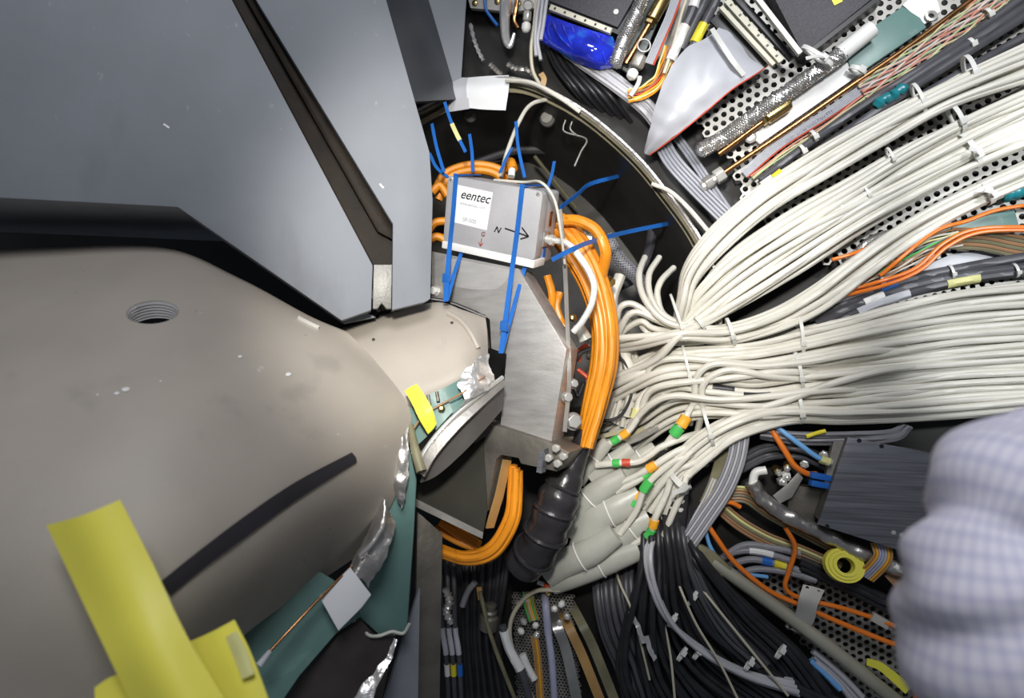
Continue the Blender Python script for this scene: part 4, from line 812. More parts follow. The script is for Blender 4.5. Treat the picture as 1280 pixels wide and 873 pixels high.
# plates at the top
def plate(name, pts, off, th, mt, label, cat='plate', group=None, bevel=.0008): return one(name, M().prism([S(x, y, off) for x, y in pts], -S.n*th), mt, label, cat, group, bevel=bevel)
plate('white_plate', ((935, 166), (990, 112), (1052, 72), (1076, 92), (1000, 145), (950, 180)), .020, .012, 'white_sheet', 'bright white plate under the brass capped tube')
plate('green_sheet', ((1057, 62), (1085, 38), (1128, 8), (1150, 22), (1158, 34), (1074, 92), (1062, 82)), .024, .012, 'green_board', 'green-grey sheet with darker stains beside the copper pipe', 'sheet')
t = thing('white_plate', S(1155, 10, .03), 'white plate corner with a steel eyelet at the end of the green-grey sheet', 'plate')
obj('plate_body', M().prism([S(x, y, .022) for x, y in ((1128, 6), (1150, -15), (1168, -15), (1176, 14), (1156, 30))], -S.n*.012), 'white_sheet', t, bevel=.001)
obj('eyelet', M().loop([S(1164+6*math.cos(x), 20+5*math.sin(x), .026) for x in [2*math.pi*k/18 for k in range(18)]], .0035, 7), 'chrome', t)
obj('eyelet_hole', M().lathe(S(1164, 20, .022), S.n, [(.008, 0), (.008, .001)], 14), 'plastic_black', t)
plate('green_grey_plate', ((812, -40), (850, -40), (806, 66), (786, 92), (768, 80)), .012, .01, 'green_grey', 'grey-green plate behind the brass fitting at the top')
plate('pale_plate', ((840, -40), (905, -40), (880, 40), (850, 70), (815, 75), (830, 30)), .008, .01, 'galvanised', 'pale metal plate behind the thin cables at the top')
plate('pale_plate', ((578, -30), (672, -30), (668, 10), (640, 16), (612, 12), (588, 10)), .0, .012, 'galvanised', 'pale metal plate above the dark gap right of the block')
for i, (x, y, l) in enumerate(((594, 4, 'leftmost screw on the pale plate over the dark gap'), (622, 2, 'middle screw on the pale plate over the dark gap'), (648, 5, 'rightmost screw on the pale plate over the dark gap'))):
    one('screw', M().lathe(S(x, y, .0), S.n, [(.007, 0), (.007, .003), (.004, .005)], 12), 'brass', l, 'screw', 'screws on the pale plate')
one('screw', M().lathe(S(938, 172, .024), S.n, [(.012, 0), (.012, .003), (.008, .006), (.005, .006), (.005, .003)], 16), 'chrome', 'bright screw with washer beside the brass capped tube', 'screw')
# hanging foil bits and thin lines right of the block
one('foil_tube', M().tube(cr([S(634, -15, .04), S(631, 22, .045), S(633, 50, .04), (S(638, 57, .04)), S(643, 42, .04)], 8), [.014*(1-.75*i/32) for i in range(33)], 8), 'foil', 'crumpled silver foil tube hooking down beside the white plate', 'foil')
one('foil_scrap', M().tube(cr([S(588, 30, .0), S(592, 48, .005), S(597, 62, .005), S(604, 76, .0)], 6), [.003+.003*math.sin(i*1.1)**2 for i in range(19)], 6), 'foil', 'thin twisted foil scrap in the dark gap beside the block', 'foil')
one('foil_scrap', M().tube(cr([S(612, 80, .02), S(620, 88, .02), S(628, 95, .02)], 6), [.004+.004*math.sin(i*1.7)**2 for i in range(13)], 6), 'foil_dull', 'small dull foil scrap just above the white paper wrap', 'foil')
one('foil_scrap', M().tube(cr([S(634, 80, .03), S(645, 86, .03), S(660, 88, .03), S(668, 95, .03)], 6), [.004+.004*math.sin(i*1.3)**2 for i in range(19)], 6), 'foil_dull', 'jagged foil scrap between the paper wrap and the black wires', 'foil')
cable('blue_line', ((606, -15), (607, 10), (614, 22), (622, 32)), 2.2, 'sleeve_blue', 'dark blue line bending behind the foil tube at the top', 'tube', off=.02)
cable('brown_line', ((648, -15), (645, 12), (643, 26), (648, 36)), 3.2, 'copper', 'brown tube bending beside the foil tube at the top', 'tube', off=.03)
for i, (pts, mt) in enumerate(((((672, -15), (668, 30), (664, 60), (666, 88), (676, 108)), 'cable_cream'), (((680, -15), (675, 30), (672, 52), (676, 75)), 'cable_light_grey'), (((676, -15), (671, 20), (669, 48), (670, 70)), 'cable_light_grey'), (((684, -5), (680, 25), (676, 50)), 'cable_light_grey'))):
    cable('hanging_wire', pts, 2.6, mt, 'cream wire hanging lowest beside the blue film' if i == 0 else ('', 'longest', 'middle', 'shortest')[i]+' grey wire hanging beside the blue film', 'wire', None if i == 0 else 'grey wires hanging beside the blue film', off=.05+.004*i)
fan('black_wire', [(680, 55, .0), (690, 80, .0), (712, 110, .0), (740, 140, -.08)], [(720, 75, .0), (740, 95, .0), (770, 125, .0), (800, 165, -.08)], 10, 3, 'cable_black', 'black wire drooping under the blue film', 'black wires under the blue film', 2, side='left', seed=42)
one('amber_clip', M().strap(cr([S(676, 92, .03), S(680, 100, .03), S(676, 112, .03)], 4), V((1, 0, .2)), .012, .004), 'rust_band', 'small amber clip at the end of the hanging wires', 'clip')
# short cables between the brass fitting and the wide ribbon
cable('sleeved_cable', ((876, -30), (866, 10), (853, 40), (838, 76)), 6, 'cable_dark_grey', 'dark cable with a long white sleeve left of the yellow one', 'cable', 'sleeved cables at the top', off=.05, sleeves=((.0, .32, 'sleeve_white', 1.15), (.62, 1, 'sleeve_white', 1.15)))
cable('sleeved_cable', ((908, -30), (893, 5), (878, 34), (862, 66)), 5.5, 'cable_dark_grey', 'dark cable with a yellow sleeve at its lower end', 'cable', 'sleeved cables at the top', off=.055, sleeves=((.66, .86, 'sleeve_yellow', 1.2),))
cable('sleeved_cable', ((896, -30), (882, 0), (868, 28), (852, 62)), 5, 'cable_dark_grey', 'plain dark cable between the white and yellow sleeved ones', 'cable', 'sleeved cables at the top', off=.045, sleeves=())
flat_cable('small_ribbon', ((852, -20), (838, 20), (824, 52), (812, 80)), 5, 1.3, ['sleeve_red', 'ribbon_grey', 'ribbon_grey', 'ribbon_grey', 'ribbon_grey'], 'narrow grey ribbon with a red edge above the steel fitting', off=.06)
cable('cream_wire', ((864, -20), (851, 20), (842, 55), (830, 92)), 2.4, 'cable_cream', 'cream wire running beside the narrow grey ribbon', 'wire', off=.055)
flat_cable('coloured_wires', ((838, 58), (832, 80), (822, 102), (803, 116), (785, 120)), 7, 1.3, ['cable_orange', 'sleeve_pale_yellow', 'sleeve_orange', 'sleeve_red', 'wire_brown'], 'bunch of orange and yellow wires curving behind the grey ribbon', off=.045, twist=.5, cat='wire bunch')
cable('white_tube', ((800, 96, .06), (797, 106, .06), (788, 120, .06)), 3, 'plastic_white', 'short white tube stub below the steel fitting', 'tube')
flat_cable('grey_flat_cable', ((822, 165, -.01), (838, 198), (868, 232), (908, 272)), 5, 2.2, ['ribbon_dim'], 'flat light grey cable descending right of the tan rim', off=.03)
flat_cable('grey_flat_cable', ((845, 170, -.02), (870, 205), (890, 235), (915, 272)), 3, 2, ['ribbon_dim'], 'narrow flat grey cable beside the wide descending one', off=.02)
cable('rim_cord', ((815, 230, .05), (838, 240, .055), (862, 262, .055), (890, 295, .05)), 3, 'cable_pale', 'pale cord lashed along the tan rim', 'cord')
cable('rim_cord', ((632, 100, .06), (665, 104, .06), (700, 122, .06), (725, 140, .05)), 3.2, 'cable_pale', 'pale grey cord leaving the paper wrap along the rim', 'cord')
# ribbons, rainbow and black cables that climb to the upper right
flat_cable('printed_ribbon', ((930, 218), (975, 180), (1030, 145), (1078, 112), (1112, 86)), 7, .95, ['ribbon_grey', 'ribbon_grey', 'ribbon_grey', 'ribbon_grey', 'ribbon_grey', 'ribbon_grey', 'sleeve_red'], 'grey ribbon cable with a red edge along the copper pipe', off=.03)
vs_, fs_ = text_mesh('C2651 AWM 105C 300V FT1', .0085, .1, .0001)
a_ = S(982, 177, .0345); d_ = (S(1078, 112, .0345)-a_).normalized(); u_ = S.n.cross(d_)*-1; u_ = u_ if u_.z > 0 else -u_
pr_ = [o for o in bpy.data.objects if o.name == 'printed_ribbon'][0]
obj('lettering', M().add([a_+d_*p.x+u_*(p.y-.003) for p in vs_], fs_), 'ink_grey', pr_, smooth=0)
rb = ['pale_red', 'pale_yellow', 'pale_green', 'pale_pink', 'pale_red', 'cable_pale', 'pale_red', 'pale_pink', 'pale_green', 'pale_red', 'pale_yellow', 'pale_green']
flat_cable('rainbow_ribbon', ((1078, 116), (1120, 88), (1170, 52), (1215, 20), (1260, -15)), 12, 1.2, rb, 'rainbow twisted ribbon climbing between copper pipe and black cables', off=.035, twist=1.3, n=9)
flat_cable('rainbow_ribbon', ((940, 222), (985, 188), (1040, 152), (1085, 118)), 3, 1.1, ['pale_red', 'pale_yellow', 'pale_green'], 'thin strand of green and yellow wires below the grey ribbon', off=.03, twist=.6)
BK = 'black cable climbing to the upper right corner'
for i, pts in enumerate((((950, 226), (1005, 184), (1085, 128), (1180, 67), (1310, -25)), ((962, 234), (1016, 194), (1096, 139), (1190, 78), (1320, -5)), ((975, 244), (1035, 196), (1108, 147), (1200, 92), (1330, 18)), ((1120, 112), (1180, 74), (1240, 36), (1330, -25)))):
    cable('black_cable', pts, 5.5, 'cable_dark_grey', BK+(', nearest the rainbow ribbon', ', second from the ribbon', ', with a grey sleeve', ', shortest one at the corner')[i], 'cable', 'black cables climbing to the upper right', off=.035+.004*(i % 2), sleeves=((.22, .36, 'sleeve_grey', 1.12),) if i == 2 else ())
for x, y, l in ((1002, 188, 'pale tie ring lowest on the climbing black cables'), (1016, 170, 'second pale tie ring on the climbing black cables'), (1212, 55, 'third pale tie ring on the climbing black cables'), (1233, 18, 'topmost pale tie ring on the climbing black cables')): tie((x-3, y-6), (x+5, y+7), .037, .022, 4, label=l, group='tie rings on the black cables')
one('teal_wrap', M().tube(cr([S(1094, 134, .045), S(1104, 124, .048), S(1114, 122, .046), S(1122, 114, .048), S(1132, 110, .045)], 4), [.008+.004*math.sin(i*.8)**2 for i in range(17)], 10), 'teal', 'crumpled teal wrap between the climbing black cables', 'wrap')
one('yellow_tip', M().tube([S(966, 222, .06), S(976, 214, .06)], .006), 'sleeve_yellow', 'yellow tip where the black cables dive under the white ones', 'tip')
one('white_tip', M().tube([S(952, 232, .055), S(966, 222, .055)], .0075), 'plastic_white', 'white sleeve end next to the yellow tip', 'tip')
tie((1003, 58), (1040, 82), .075, .02, 5, label='open white tie loop at the corner of the speckled module', group='white cable ties at the top', tail=.03)
tie((1062, 84), (1082, 92), .04, .02, 5, label='white tie at the lower corner of the green-grey sheet', group='white cable ties at the top')

# ------------------------------------------------------------------ strip between the white bundles
for pts, l in (((( 1100, 345), (1165, 292), (1210, 276), (1250, 262), (1320, 252)), 'upper orange fibre pair strand right of the white sheaf'), (((1040, 368), (1100, 352), (1145, 335), (1180, 304), (1225, 286), (1320, 284)), 'lower orange fibre sweeping over the brown ribbons'),
               (((1045, 372), (1105, 357), (1150, 338), (1185, 308), (1230, 290), (1320, 288)), 'second lower orange fibre hugging the first one'), (((1040, 325), (1070, 316), (1100, 303)), 'short orange fibre glimpsed between the white sheaves')):
    cable('orange_fibre', pts, 2.4, 'fibre_orange', l, 'cable', 'orange fibres between the white bundles', off=.05)
flat_cable('coloured_wires', ((1075, 352), (1120, 330), (1160, 308), (1200, 296)), 9, 1.2, ['wire_brown', 'cable_pale', 'sleeve_pale_yellow', 'cable_grey', 'sleeve_green', 'wire_brown', 'cable_pale'], 'fan of brown, pink and yellow wires under the orange fibres', off=.035, twist=.8, cat='wire bunch')
flat_cable('brown_ribbon', ((1188, 298), (1230, 300), (1270, 308), (1330, 318)), 6, 2.2, ['wire_brown', 'olive'], 'brown flat ribbon passing under the lower orange fibres', off=.03)
plate('green_circuit', ((1160, 296), (1215, 272), (1268, 262), (1274, 283), (1210, 290)), .02, .006, 'green_board', 'small green circuit board behind the orange fibres', 'circuit board')
plate('grey_plate', ((1140, 338), (1190, 318), (1330, 300), (1330, 318), (1180, 340)), .012, .006, 'ribbon_grey', 'light grey plate behind the blue-sleeved black cable')
one('teal_wrap', M().tube(cr([S(1252, 245, .04), S(1268, 240, .042), S(1300, 232, .04)], 5), [.012+.004*math.sin(i*.9)**2 for i in range(11)], 10), 'teal', 'crumpled teal wrap at the right edge under the white sheaf', 'wrap')
braided([(1060, 330), (1090, 300), (1140, 286), (1165, 272)], 5, 'small silver braided hose glimpsed between white sheaves', off=.01)
for pts, sl, l in ((((1010, 398), (1060, 378), (1120, 354), (1180, 340), (1330, 312)), ((.42, .50, 'sleeve_blue', 1.15),), 'black cable with a blue sleeve between the white bundles'), (((1020, 405), (1070, 382), (1130, 360), (1200, 345), (1330, 328)), ((.30, .40, 'sleeve_white', 1.12),), 'black cable with a short white sleeve between the white bundles'),
                   (((1040, 408), (1090, 382), (1160, 360), (1230, 346), (1330, 336)), ((.18, .42, 'sleeve_grey', 1.12), (.60, .72, 'sleeve_pale_yellow', 1.12)), 'black cable with long grey and yellow sleeves'), (((1005, 392), (1060, 370), (1110, 358)), ((.3, .8, 'sleeve_grey', 1.1),), 'grey sleeved cable end under the lowest upper sheaf')):
    cable('sleeved_cable', pts, 6, 'cable_dark_grey', l, 'cable', 'sleeved black cables between the white bundles', off=.03, sleeves=sl, n=12)
for x, y, l in ((1100, 350, 'grey tie ring at the left of the sleeved black cables'), (1188, 340, 'grey tie ring in the middle of the sleeved black cables'), (1268, 338, 'grey tie ring at the right of the sleeved black cables')): tie((x-2, y-8), (x+3, y+9), .032, .024, 3, label=l, group='tie rings on the sleeved black cables')

# ------------------------------------------------------------------ lower right
t = thing('dark_box', S(1100, 690, .06), 'dark brushed metal box with small screw holes beside the sleeve', 'metal box')
dbp = [(1060, 547), (1130, 560), (1230, 580), (1230, 722), (1135, 692), (1022, 656)]
obj('cover_plate', M().prism([S(x, y, .10) for x, y in dbp], -S.n*.006), 'anodised_dark', t, bevel=.001)
obj('box_body', M().prism([S(x, y, .093) for x, y in ((1062, 550), (1228, 583), (1228, 718), (1026, 654))], -S.n*.09), 'block_steel', t)
obj('side_flange', M().prism([S(x, y, .06) for x, y in ((1042, 552), (1060, 549), (1040, 608), (1030, 606))], -S.n*.02), 'dull_alu', t)
for x, y in ((1074, 551), (1102, 558), (1157, 625), (1141, 660), (1153, 664), (1117, 666), (1127, 669), (1034, 658)):
    obj('screw_hole', M().lathe(S(x, y, .1), S.n, [(.004, 0), (.004, .0006), (.0026, .0008)], 10), 'chrome' if x > 1110 else 'plastic_black', t)
fan('grey_wire', [(950, 536, .05), (1000, 540, .05), (1060, 540, .05), (1110, 538, .05), (1128, 530, .04)], [(950, 548, .05), (1000, 556, .05), (1060, 556, .05), (1120, 552, .05), (1140, 535, .04)], 7, 2, 'cable_grey', 'thin grey wire looping just under the lower white bundle', 'grey wires under the lower white bundle', 1, side='top', seed=51)
cable('yellow_sleeves', ((1008, 546, .065), (1020, 542, .065), (1032, 539, .065)), 2.6, 'sleeve_yellow', 'bright yellow wire sleeve under the white bundle', 'sleeve')
cable('light_blue_wire', ((966, 530, .06), (992, 550, .07), (1022, 572, .07), (1040, 579, .07)), 3.2, 'wire_light_blue', 'light blue wire with a pale crimp pointing at the dark box', 'wire', sleeves=((.74, .95, 'sleeve_pale_yellow', 1.6), (.95, 1, 'chrome', 1.3)), n=12)
cable('orange_wire', ((965, 538, .06), (980, 562, .065), (993, 582, .065), (1008, 592, .06), (1020, 593, .05)), 3.6, 'fibre_orange', 'orange cable bending down from the white bundle to blue plugs', 'cable')
for i, (y, l) in enumerate(((596, 'upper blue plug at the flank of the dark box'), (606, 'lower blue plug at the flank of the dark box'))): one('blue_plug', M().box(S(1027, y, .06), V((.022, 0, -.004)), V((0, .008, 0)), V((.001, 0, .0055))), 'sleeve_blue', l, 'plug', 'blue plugs', bevel=.001)
q = path(((940, 603), (952, 622), (985, 645), (1030, 668), (1085, 695), (1150, 722)), .06, n=10)
one('foil_hose', M().tube(q, [.014]*len(q), 14).crinkle(.0045, 60), 'foil_dull', 'foil wrapped hose running down right under the dark box', 'hose')
bare = ['sleeve_pale_yellow', 'sleeve_green', 'rust_band', 'cable_pale', 'wire_brown', 'olive']
flat_cable('bare_ribbon', ((908, 618), (935, 620), (965, 640), (1010, 664), (1060, 690)), 6, 1.8, ['sleeve_pale_yellow', 'rust_band', 'wire_brown', 'olive', 'wire_brown', 'olive'], 'upper tan and green ribbon beside the foil hose', off=.04)
flat_cable('bare_ribbon', ((900, 634), (925, 655), (960, 675), (1000, 690), (1050, 712)), 5, 1.8, ['wire_brown', 'sleeve_pale_yellow', 'olive', 'wire_brown'], 'lower tan and green ribbon below the first one', off=.03)
flat_cable('grey_flat_cable', ((926, 540), (920, 575), (905, 612), (880, 650), (858, 682)), 7, 1.6, ['cable_grey', 'cable_light_grey'], 'flat grey cable hanging from the white bundle to the black wires', off=.07)
flat_cable('grey_flat_cable', ((896, 600), (885, 625), (872, 648), (862, 668)), 4, 1.6, ['cable_light_grey', 'cable_grey', 'cable_cream'], 'short flat grey cable left of the blue wire', off=.06)
one('olive_strap', M().strap(path(((912, 545), (902, 575), (893, 605), (882, 630)), .04), V((1, 0, .2)), .026, .003), 'olive', 'olive flat strap behind the hanging grey cable', 'strap')
cable('blue_wire', ((905, 590, .06), (892, 620, .06), (882, 652, .055), (890, 688, .05), (918, 714, .045), (960, 722, .04)), 2.6, 'wire_light_blue', 'blue wire hanging beside the flat grey cable and turning right', 'wire')
cable('orange_wire', ((880, 648, .06), (895, 672, .06), (920, 705, .055), (960, 738, .05), (1000, 757, .045)), 3.2, 'fibre_orange', 'orange cable running down right across the rail', 'cable')
cable('orange_wire', ((900, 630, .05), (912, 628, .05), (925, 634, .04)), 3, 'fibre_orange', 'tiny orange stub between the flat cables', 'cable')
cable('orange_wire', ((982, 660, .05), (994, 685, .05), (986, 715, .05), (982, 735, .05), (1000, 748, .045), (1050, 760, .04), (1100, 776, .035), (1160, 800, .035)), 3, 'fibre_orange', 'orange-red fibre looping down and across the perforated tray', 'cable')
cable('orange_wire', ((1000, 757, .045), (1060, 783, .035), (1110, 803, .035), (1135, 812, .035), (1145, 830, .035), (1144, 900, .03)), 3.2, 'fibre_orange', 'orange fibre turning down at the lower right of the tray', 'cable')
for x, y, l in ((1100, 776, 'frosted clip on the upper tray fibre'), (1132, 808, 'frosted clip on the lower tray fibre'), (978, 748, 'frosted clip where the orange cable meets the tray')): one('fibre_clip', M().box(S(x, y, .035), V((.016, 0, -.009)), V((.004, 0, .007)), S.n*.006), 'heatshrink', l, 'clip', 'frosted fibre clips', bevel=.001)
one('black_bundle', M().tube(path(((858, 590), (850, 615), (846, 645), (842, 682)), .05), [.014+.008*min(1, i/12) for i in range(25)], 12), 'black_wrap', 'black wrapped bundle hanging below the broad white tie', 'bundle')
for i, (x, y) in enumerate(((850, 612), (847, 622), (846, 632))): tie((x-11, y), (x+11, y+3), .05, .05, 3, label=('upper', 'middle', 'lower')[i]+' white ring on the black wrapped bundle', group='rings on the black wrapped bundle')
cable('white_wire', ((858, 596, .08), (852, 618, .085), (842, 640, .085), (830, 670, .07)), 4, 'cable_white', 'single white cable hanging in front of the black bundle', 'cable')
t = thing('rail', S(880, 700, .05), 'pale olive metal rail slanting down to the lower right', 'rail')
obj('rail_tube', M().tube(path(((890, 702), (960, 752), (1040, 812), (1130, 885)), .05), .0135, 12), 'rail', t)
obj('rail_bracket', M().prism([S(x, y, .06) for x, y in ((856, 692), (872, 680), (892, 690), (915, 712), (900, 722))], -S.n*.015), 'olive', t, bevel=.001)
for i, (pts, sl) in enumerate((( ((895, 702), (920, 690), (950, 690), (990, 702)), ((.55, .8, 'sleeve_white', 1.1),)), (((900, 712), (935, 700), (965, 704), (1000, 714)), ((.55, .68, 'sleeve_blue', 1.2), (.7, .82, 'sleeve_yellow', 1.15))), (((915, 722), (945, 712), (985, 716), (1020, 726)), ()), (((905, 696), (930, 682), (960, 684), (1000, 692)), ()))):
    cable('grey_cable', pts, 4.5, 'cable_grey', ('grey cable arc with a white sleeve above the rail', 'grey cable arc with blue and yellow sleeves above the rail', 'lowest plain grey cable arc above the rail', 'topmost plain grey cable arc above the rail')[i], 'cable', 'grey cable arcs above the rail', off=.03, sleeves=sl, n=12)
fan('black_cable', [(1000, 695, .03), (1060, 722, .03), (1140, 762, .03), (1200, 795, .03)], [(1000, 712, .03), (1060, 742, .03), (1140, 780, .03), (1200, 815, .03)], 3, 4.5, 'cable_black', 'glossy black cable below the yellow tape roll', 'glossy black cables below the tape roll', 1, side='top', seed=53)
# hanging perforated tag
t = thing('grey_tag', S(1015, 735, .06), 'wavy light grey metal tag with small holes over the tray', 'tag')
obj('tag_strip', M().grid([[S(x, y, o) for x, y, o in r] for r in (((1004, 731, .05), (1018, 734, .05), (1031, 738, .05)), ((998, 750, .065), (1010, 754, .065), (1022, 758, .065)), ((994, 768, .06), (1006, 772, .06), (1018, 776, .06)), ((982, 784, .05), (994, 790, .05), (1006, 795, .05)))], 6, .002), 'galvanised', t)
for x, y in ((1009, 735), (1023, 740), (988, 784), (1000, 790)): obj('tag_hole', M().lathe(S(x, y, .052), S.n, [(.0032, 0), (.0032, .001)], 10), 'plastic_black', t)
# yellow tape roll
t = thing('tape_roll', S(1055, 707, .07), 'small yellow tape roll hanging on the cables', 'tape roll')
c = S(1055, 707, .07); ax = (S.n+V((.2, 0, .3))).normalized(); a = V((1, -.25, -.2)); a = (a-ax*a.dot(ax)).normalized(); b = ax.cross(a)
for k, (r0, r1) in enumerate(((.017, .024), (.0245, .031), (.0315, .037))):
    m = M(); seg = 28; vs_ = []
    for r_k, h in ((r0, -.009), (r1, -.009), (r1, .009-.002*k), (r0, .009-.002*k)):
        vs_ += [c+(a*math.cos(2*math.pi*i/seg)+b*math.sin(2*math.pi*i/seg)*.85)*r_k+ax*h for i in range(seg)]
    m.add(vs_, [(q*seg+i, q*seg+(i+1) % seg, ((q+1) % 4)*seg+(i+1) % seg, ((q+1) % 4)*seg+i) for q in range(4) for i in range(seg)]); obj('tape_layer', m, 'yellow_tape', t)
flat_cable('rainbow_ribbon', ((1100, 678, .08), (1104, 694, .085), (1098, 706, .08), (1082, 722, .06)), 7, 1.5, ['rust_band', 'sleeve_orange', 'cable_light_grey', 'lilac_tube', 'lilac_tube', 'sleeve_orange', 'rust_band'], 'orange and blue ribbon loop below the dark box')
one('brown_connector', M().box(S(1122, 730, .05), (S(1135, 745, .05)-S(1108, 716, .05))*.5, V((.006, 0, .006)), S.n*.006), 'wire_brown', 'brown ribbed connector right of the ribbon loop', 'connector', bevel=.001)
one('green_connector', M().box(S(1120, 716, .04), V((.022, 0, -.004)), V((.001, 0, .008)), S.n*.006), 'sleeve_green', 'green connector under the dark box corner', 'connector', bevel=.001)
one('foil_scrap', M().tube(path(((1095, 690), (1120, 705), (1140, 712)), .05), [.008+.004*math.sin(i*1.7)**2 for i in range(17)], 7), 'foil', 'bright foil scrap under the dark box corner', 'foil')
one('yellow_tag', M().grid([[S(x, y, .04) for x, y in r] for r in (((1084, 824), (1083, 832)), ((1100, 828), (1098, 838)), ((1115, 838), (1110, 848)), ((1140, 858), (1132, 868)))], 5, .003), 'yellow_label', 'crumpled bright yellow tag at the bottom of the tray', 'tag')
fan('pale_tube', [(1015, 810, .03), (1050, 838, .03), (1080, 870, .03)], [(1020, 830, .03), (1045, 855, .03), (1065, 880, .03)], 3, 4, 'cable_light_grey', 'pale tube under the rail at the bottom', 'pale tubes under the rail', 1, side='top', seed=55)
cable('light_blue_wire', ((1012, 826, .035), (1030, 842, .035), (1050, 862, .035)), 4, 'wire_light_blue', 'light blue wire end under the rail at the bottom', 'wire')
# clutter between white bundle and foil hose: pale clamps
one('white_elbow', M().tube(path(((940, 612), (944, 592), (958, 588)), .06), .0085, 10), 'plastic_white', 'white plastic elbow beside the hanging flat cable', 'elbow')
plate('steel_tag', ((966, 620), (985, 605), (998, 590), (1004, 598), (990, 622), (975, 630)), .06, .003, 'dull_alu', 'thin steel tag with a hole near the foil hose', 'tag')
plate('steel_block', ((985, 606), (1030, 612), (1018, 655), (985, 640)), .03, .03, 'block_steel', 'small grey steel block left of the dark box', 'block')
for i, (x, y, mt) in enumerate(((982, 592, 'plastic_white'), (968, 585, 'brass'), (975, 600, 'chrome'), (1006, 580, 'chrome'), (1030, 568, 'chrome'), (985, 580, 'brass'))):
    t = thing('small_connector', S(x, y, .05), ('white plug among the small connectors', 'brass plug leftmost among the small connectors', 'steel plug low among the small connectors', 'steel plug near the orange cable end', 'steel plug beside the crimp of the light blue wire', 'brass plug under the orange cable')[i], 'connector', 'small connectors left of the dark box')
    d = V((random.uniform(-.5, .5), -.8, random.uniform(-.5, .5))); obj('plug_body', hexnut(M(), S(x, y, .04), d, .009, .014), mt, t, bevel=.0008); obj('plug_tip', M().lathe(S(x, y, .04)+d.normalized()*.013, d, [(.006, 0), (.006, .006), (.004, .008)], 10), 'chrome', t)
fan('dark_grey_cable', [(925, 570, .02), (960, 556, .02), (1000, 558, .02), (1040, 575, .02)], [(925, 592, .02), (960, 575, .02), (1000, 574, .02), (1040, 592, .02)], 5, 4, 'cable_dark_grey', 'dark grey cable arching behind the orange and blue wires', 'dark grey cables arching behind the wires', 2, side='top', seed=57)

# ------------------------------------------------------------------ bottom: dark cable fan
D0 = [(800, 630, -.05), (800, 672, .03), (798, 710, .05), (790, 750, .06), (778, 800, .06), (776, 850, .05), (790, 910, .04)]
D1 = [(850, 615, -.05), (852, 660, .04), (860, 700, .06), (872, 745, .07), (905, 795, .07), (965, 835, .06), (1060, 880, .05)]
fan('black_cable', D0, D1, 46, 4.2, 'cable_black', 'black cable in the dark fan', 'black cables of the dark bottom fan', 3, side='left at the bottom edge', seed=61, lay=.012, jit=1.6)
fan('dark_grey_cable', [(815, 650, -.02), (806, 690, .08), (812, 730, .10), (830, 770, .10), (870, 805, .09), (930, 838, .08), (990, 850, .07)], [(830, 650, -.02), (815, 690, .08), (822, 740, .10), (845, 785, .10), (885, 822, .09), (940, 850, .08), (1000, 870, .07)], 7, 3.4, 'cable_light_grey', 'paler grey cable swinging across the front of the dark fan', 'paler grey cables across the dark fan', 2, side='top', seed=62, lay=.009)
fan('black_cable', [(850, 650, -.04), (875, 690, .04), (905, 725, .05), (950, 770, .05), (1000, 815, .05), (1050, 880, .04)], [(848, 660, -.04), (866, 700, .04), (890, 745, .05), (920, 790, .05), (960, 830, .05), (1000, 890, .04)], 12, 4.2, 'cable_black', 'black cable following the underside of the rail', 'black cables under the rail', 2, side='rail', seed=63)
fan('dark_grey_cable', [(850, 630, -.03), (850, 668, .06), (858, 710, .08), (872, 750, .085), (900, 795, .085), (945, 835, .08)], [(860, 635, -.03), (862, 672, .06), (875, 720, .08), (900, 765, .085), (930, 800, .085), (960, 830, .08)], 6, 3.6, 'cable_dark_grey', 'dark grey cable in the middle of the bottom fan', 'dark grey cables in the middle of the bottom fan', 2, side='left', seed=64)
fan('dark_grey_cable', [(745, 700, -.04), (742, 740, .02), (750, 790, .04), (770, 840, .04), (785, 900, .03)], [(795, 690, -.04), (790, 730, .02), (800, 780, .04), (820, 830, .04), (845, 900, .03)], 12, 4, 'cable_dark_grey', 'dark grey cable at the left of the bottom fan', 'dark grey cables left of the bottom fan', 2, side='left', seed=65)
for i, pts in enumerate((((838, 705, -.02), (850, 735, .10), (870, 780, .115), (900, 830, .11), (930, 890, .1)), ((822, 745, -.02), (828, 770, .08), (838, 820, .09), (845, 890, .09)), ((862, 715, -.02), (880, 740, .09), (920, 790, .105), (985, 870, .09)), ((768, 705, -.02), (775, 730, .05), (792, 770, .08), (812, 850, .06)))):
    cable('cream_wire', pts, 1.6, 'cable_cream', 'thin cream wire threading through the dark fan, '+('longest middle one', 'second from the left', 'rightmost', 'leftmost and shortest')[i], 'wire', 'thin cream wires in the dark fan', off=.03)
for x, y, l in ((840, 775, 'topmost pale clip in the dark fan'), (865, 748, 'pale clip high in the dark fan'), (872, 816, 'pale clip in the middle of the dark fan'), (936, 830, 'large pale clip low in the dark fan'), (852, 818, 'left pale clip low in the dark fan'), (975, 815, 'pale clip rightmost in the dark fan')): tie((x-5, y+8), (x+6, y-8), .095, .012, 4, label=l, group='pale clips in the dark fan')
for i, pts in enumerate((((788, 765), (796, 780), (805, 805)), ((808, 795), (814, 815), (820, 825)))): one('foil_strip', M().strap(path(pts, .085), V((1, 0, .3)), .010, .002).crinkle(.003, 60), 'foil', ('upper', 'lower')[i]+' glinting foil strip left in the dark fan', 'foil')
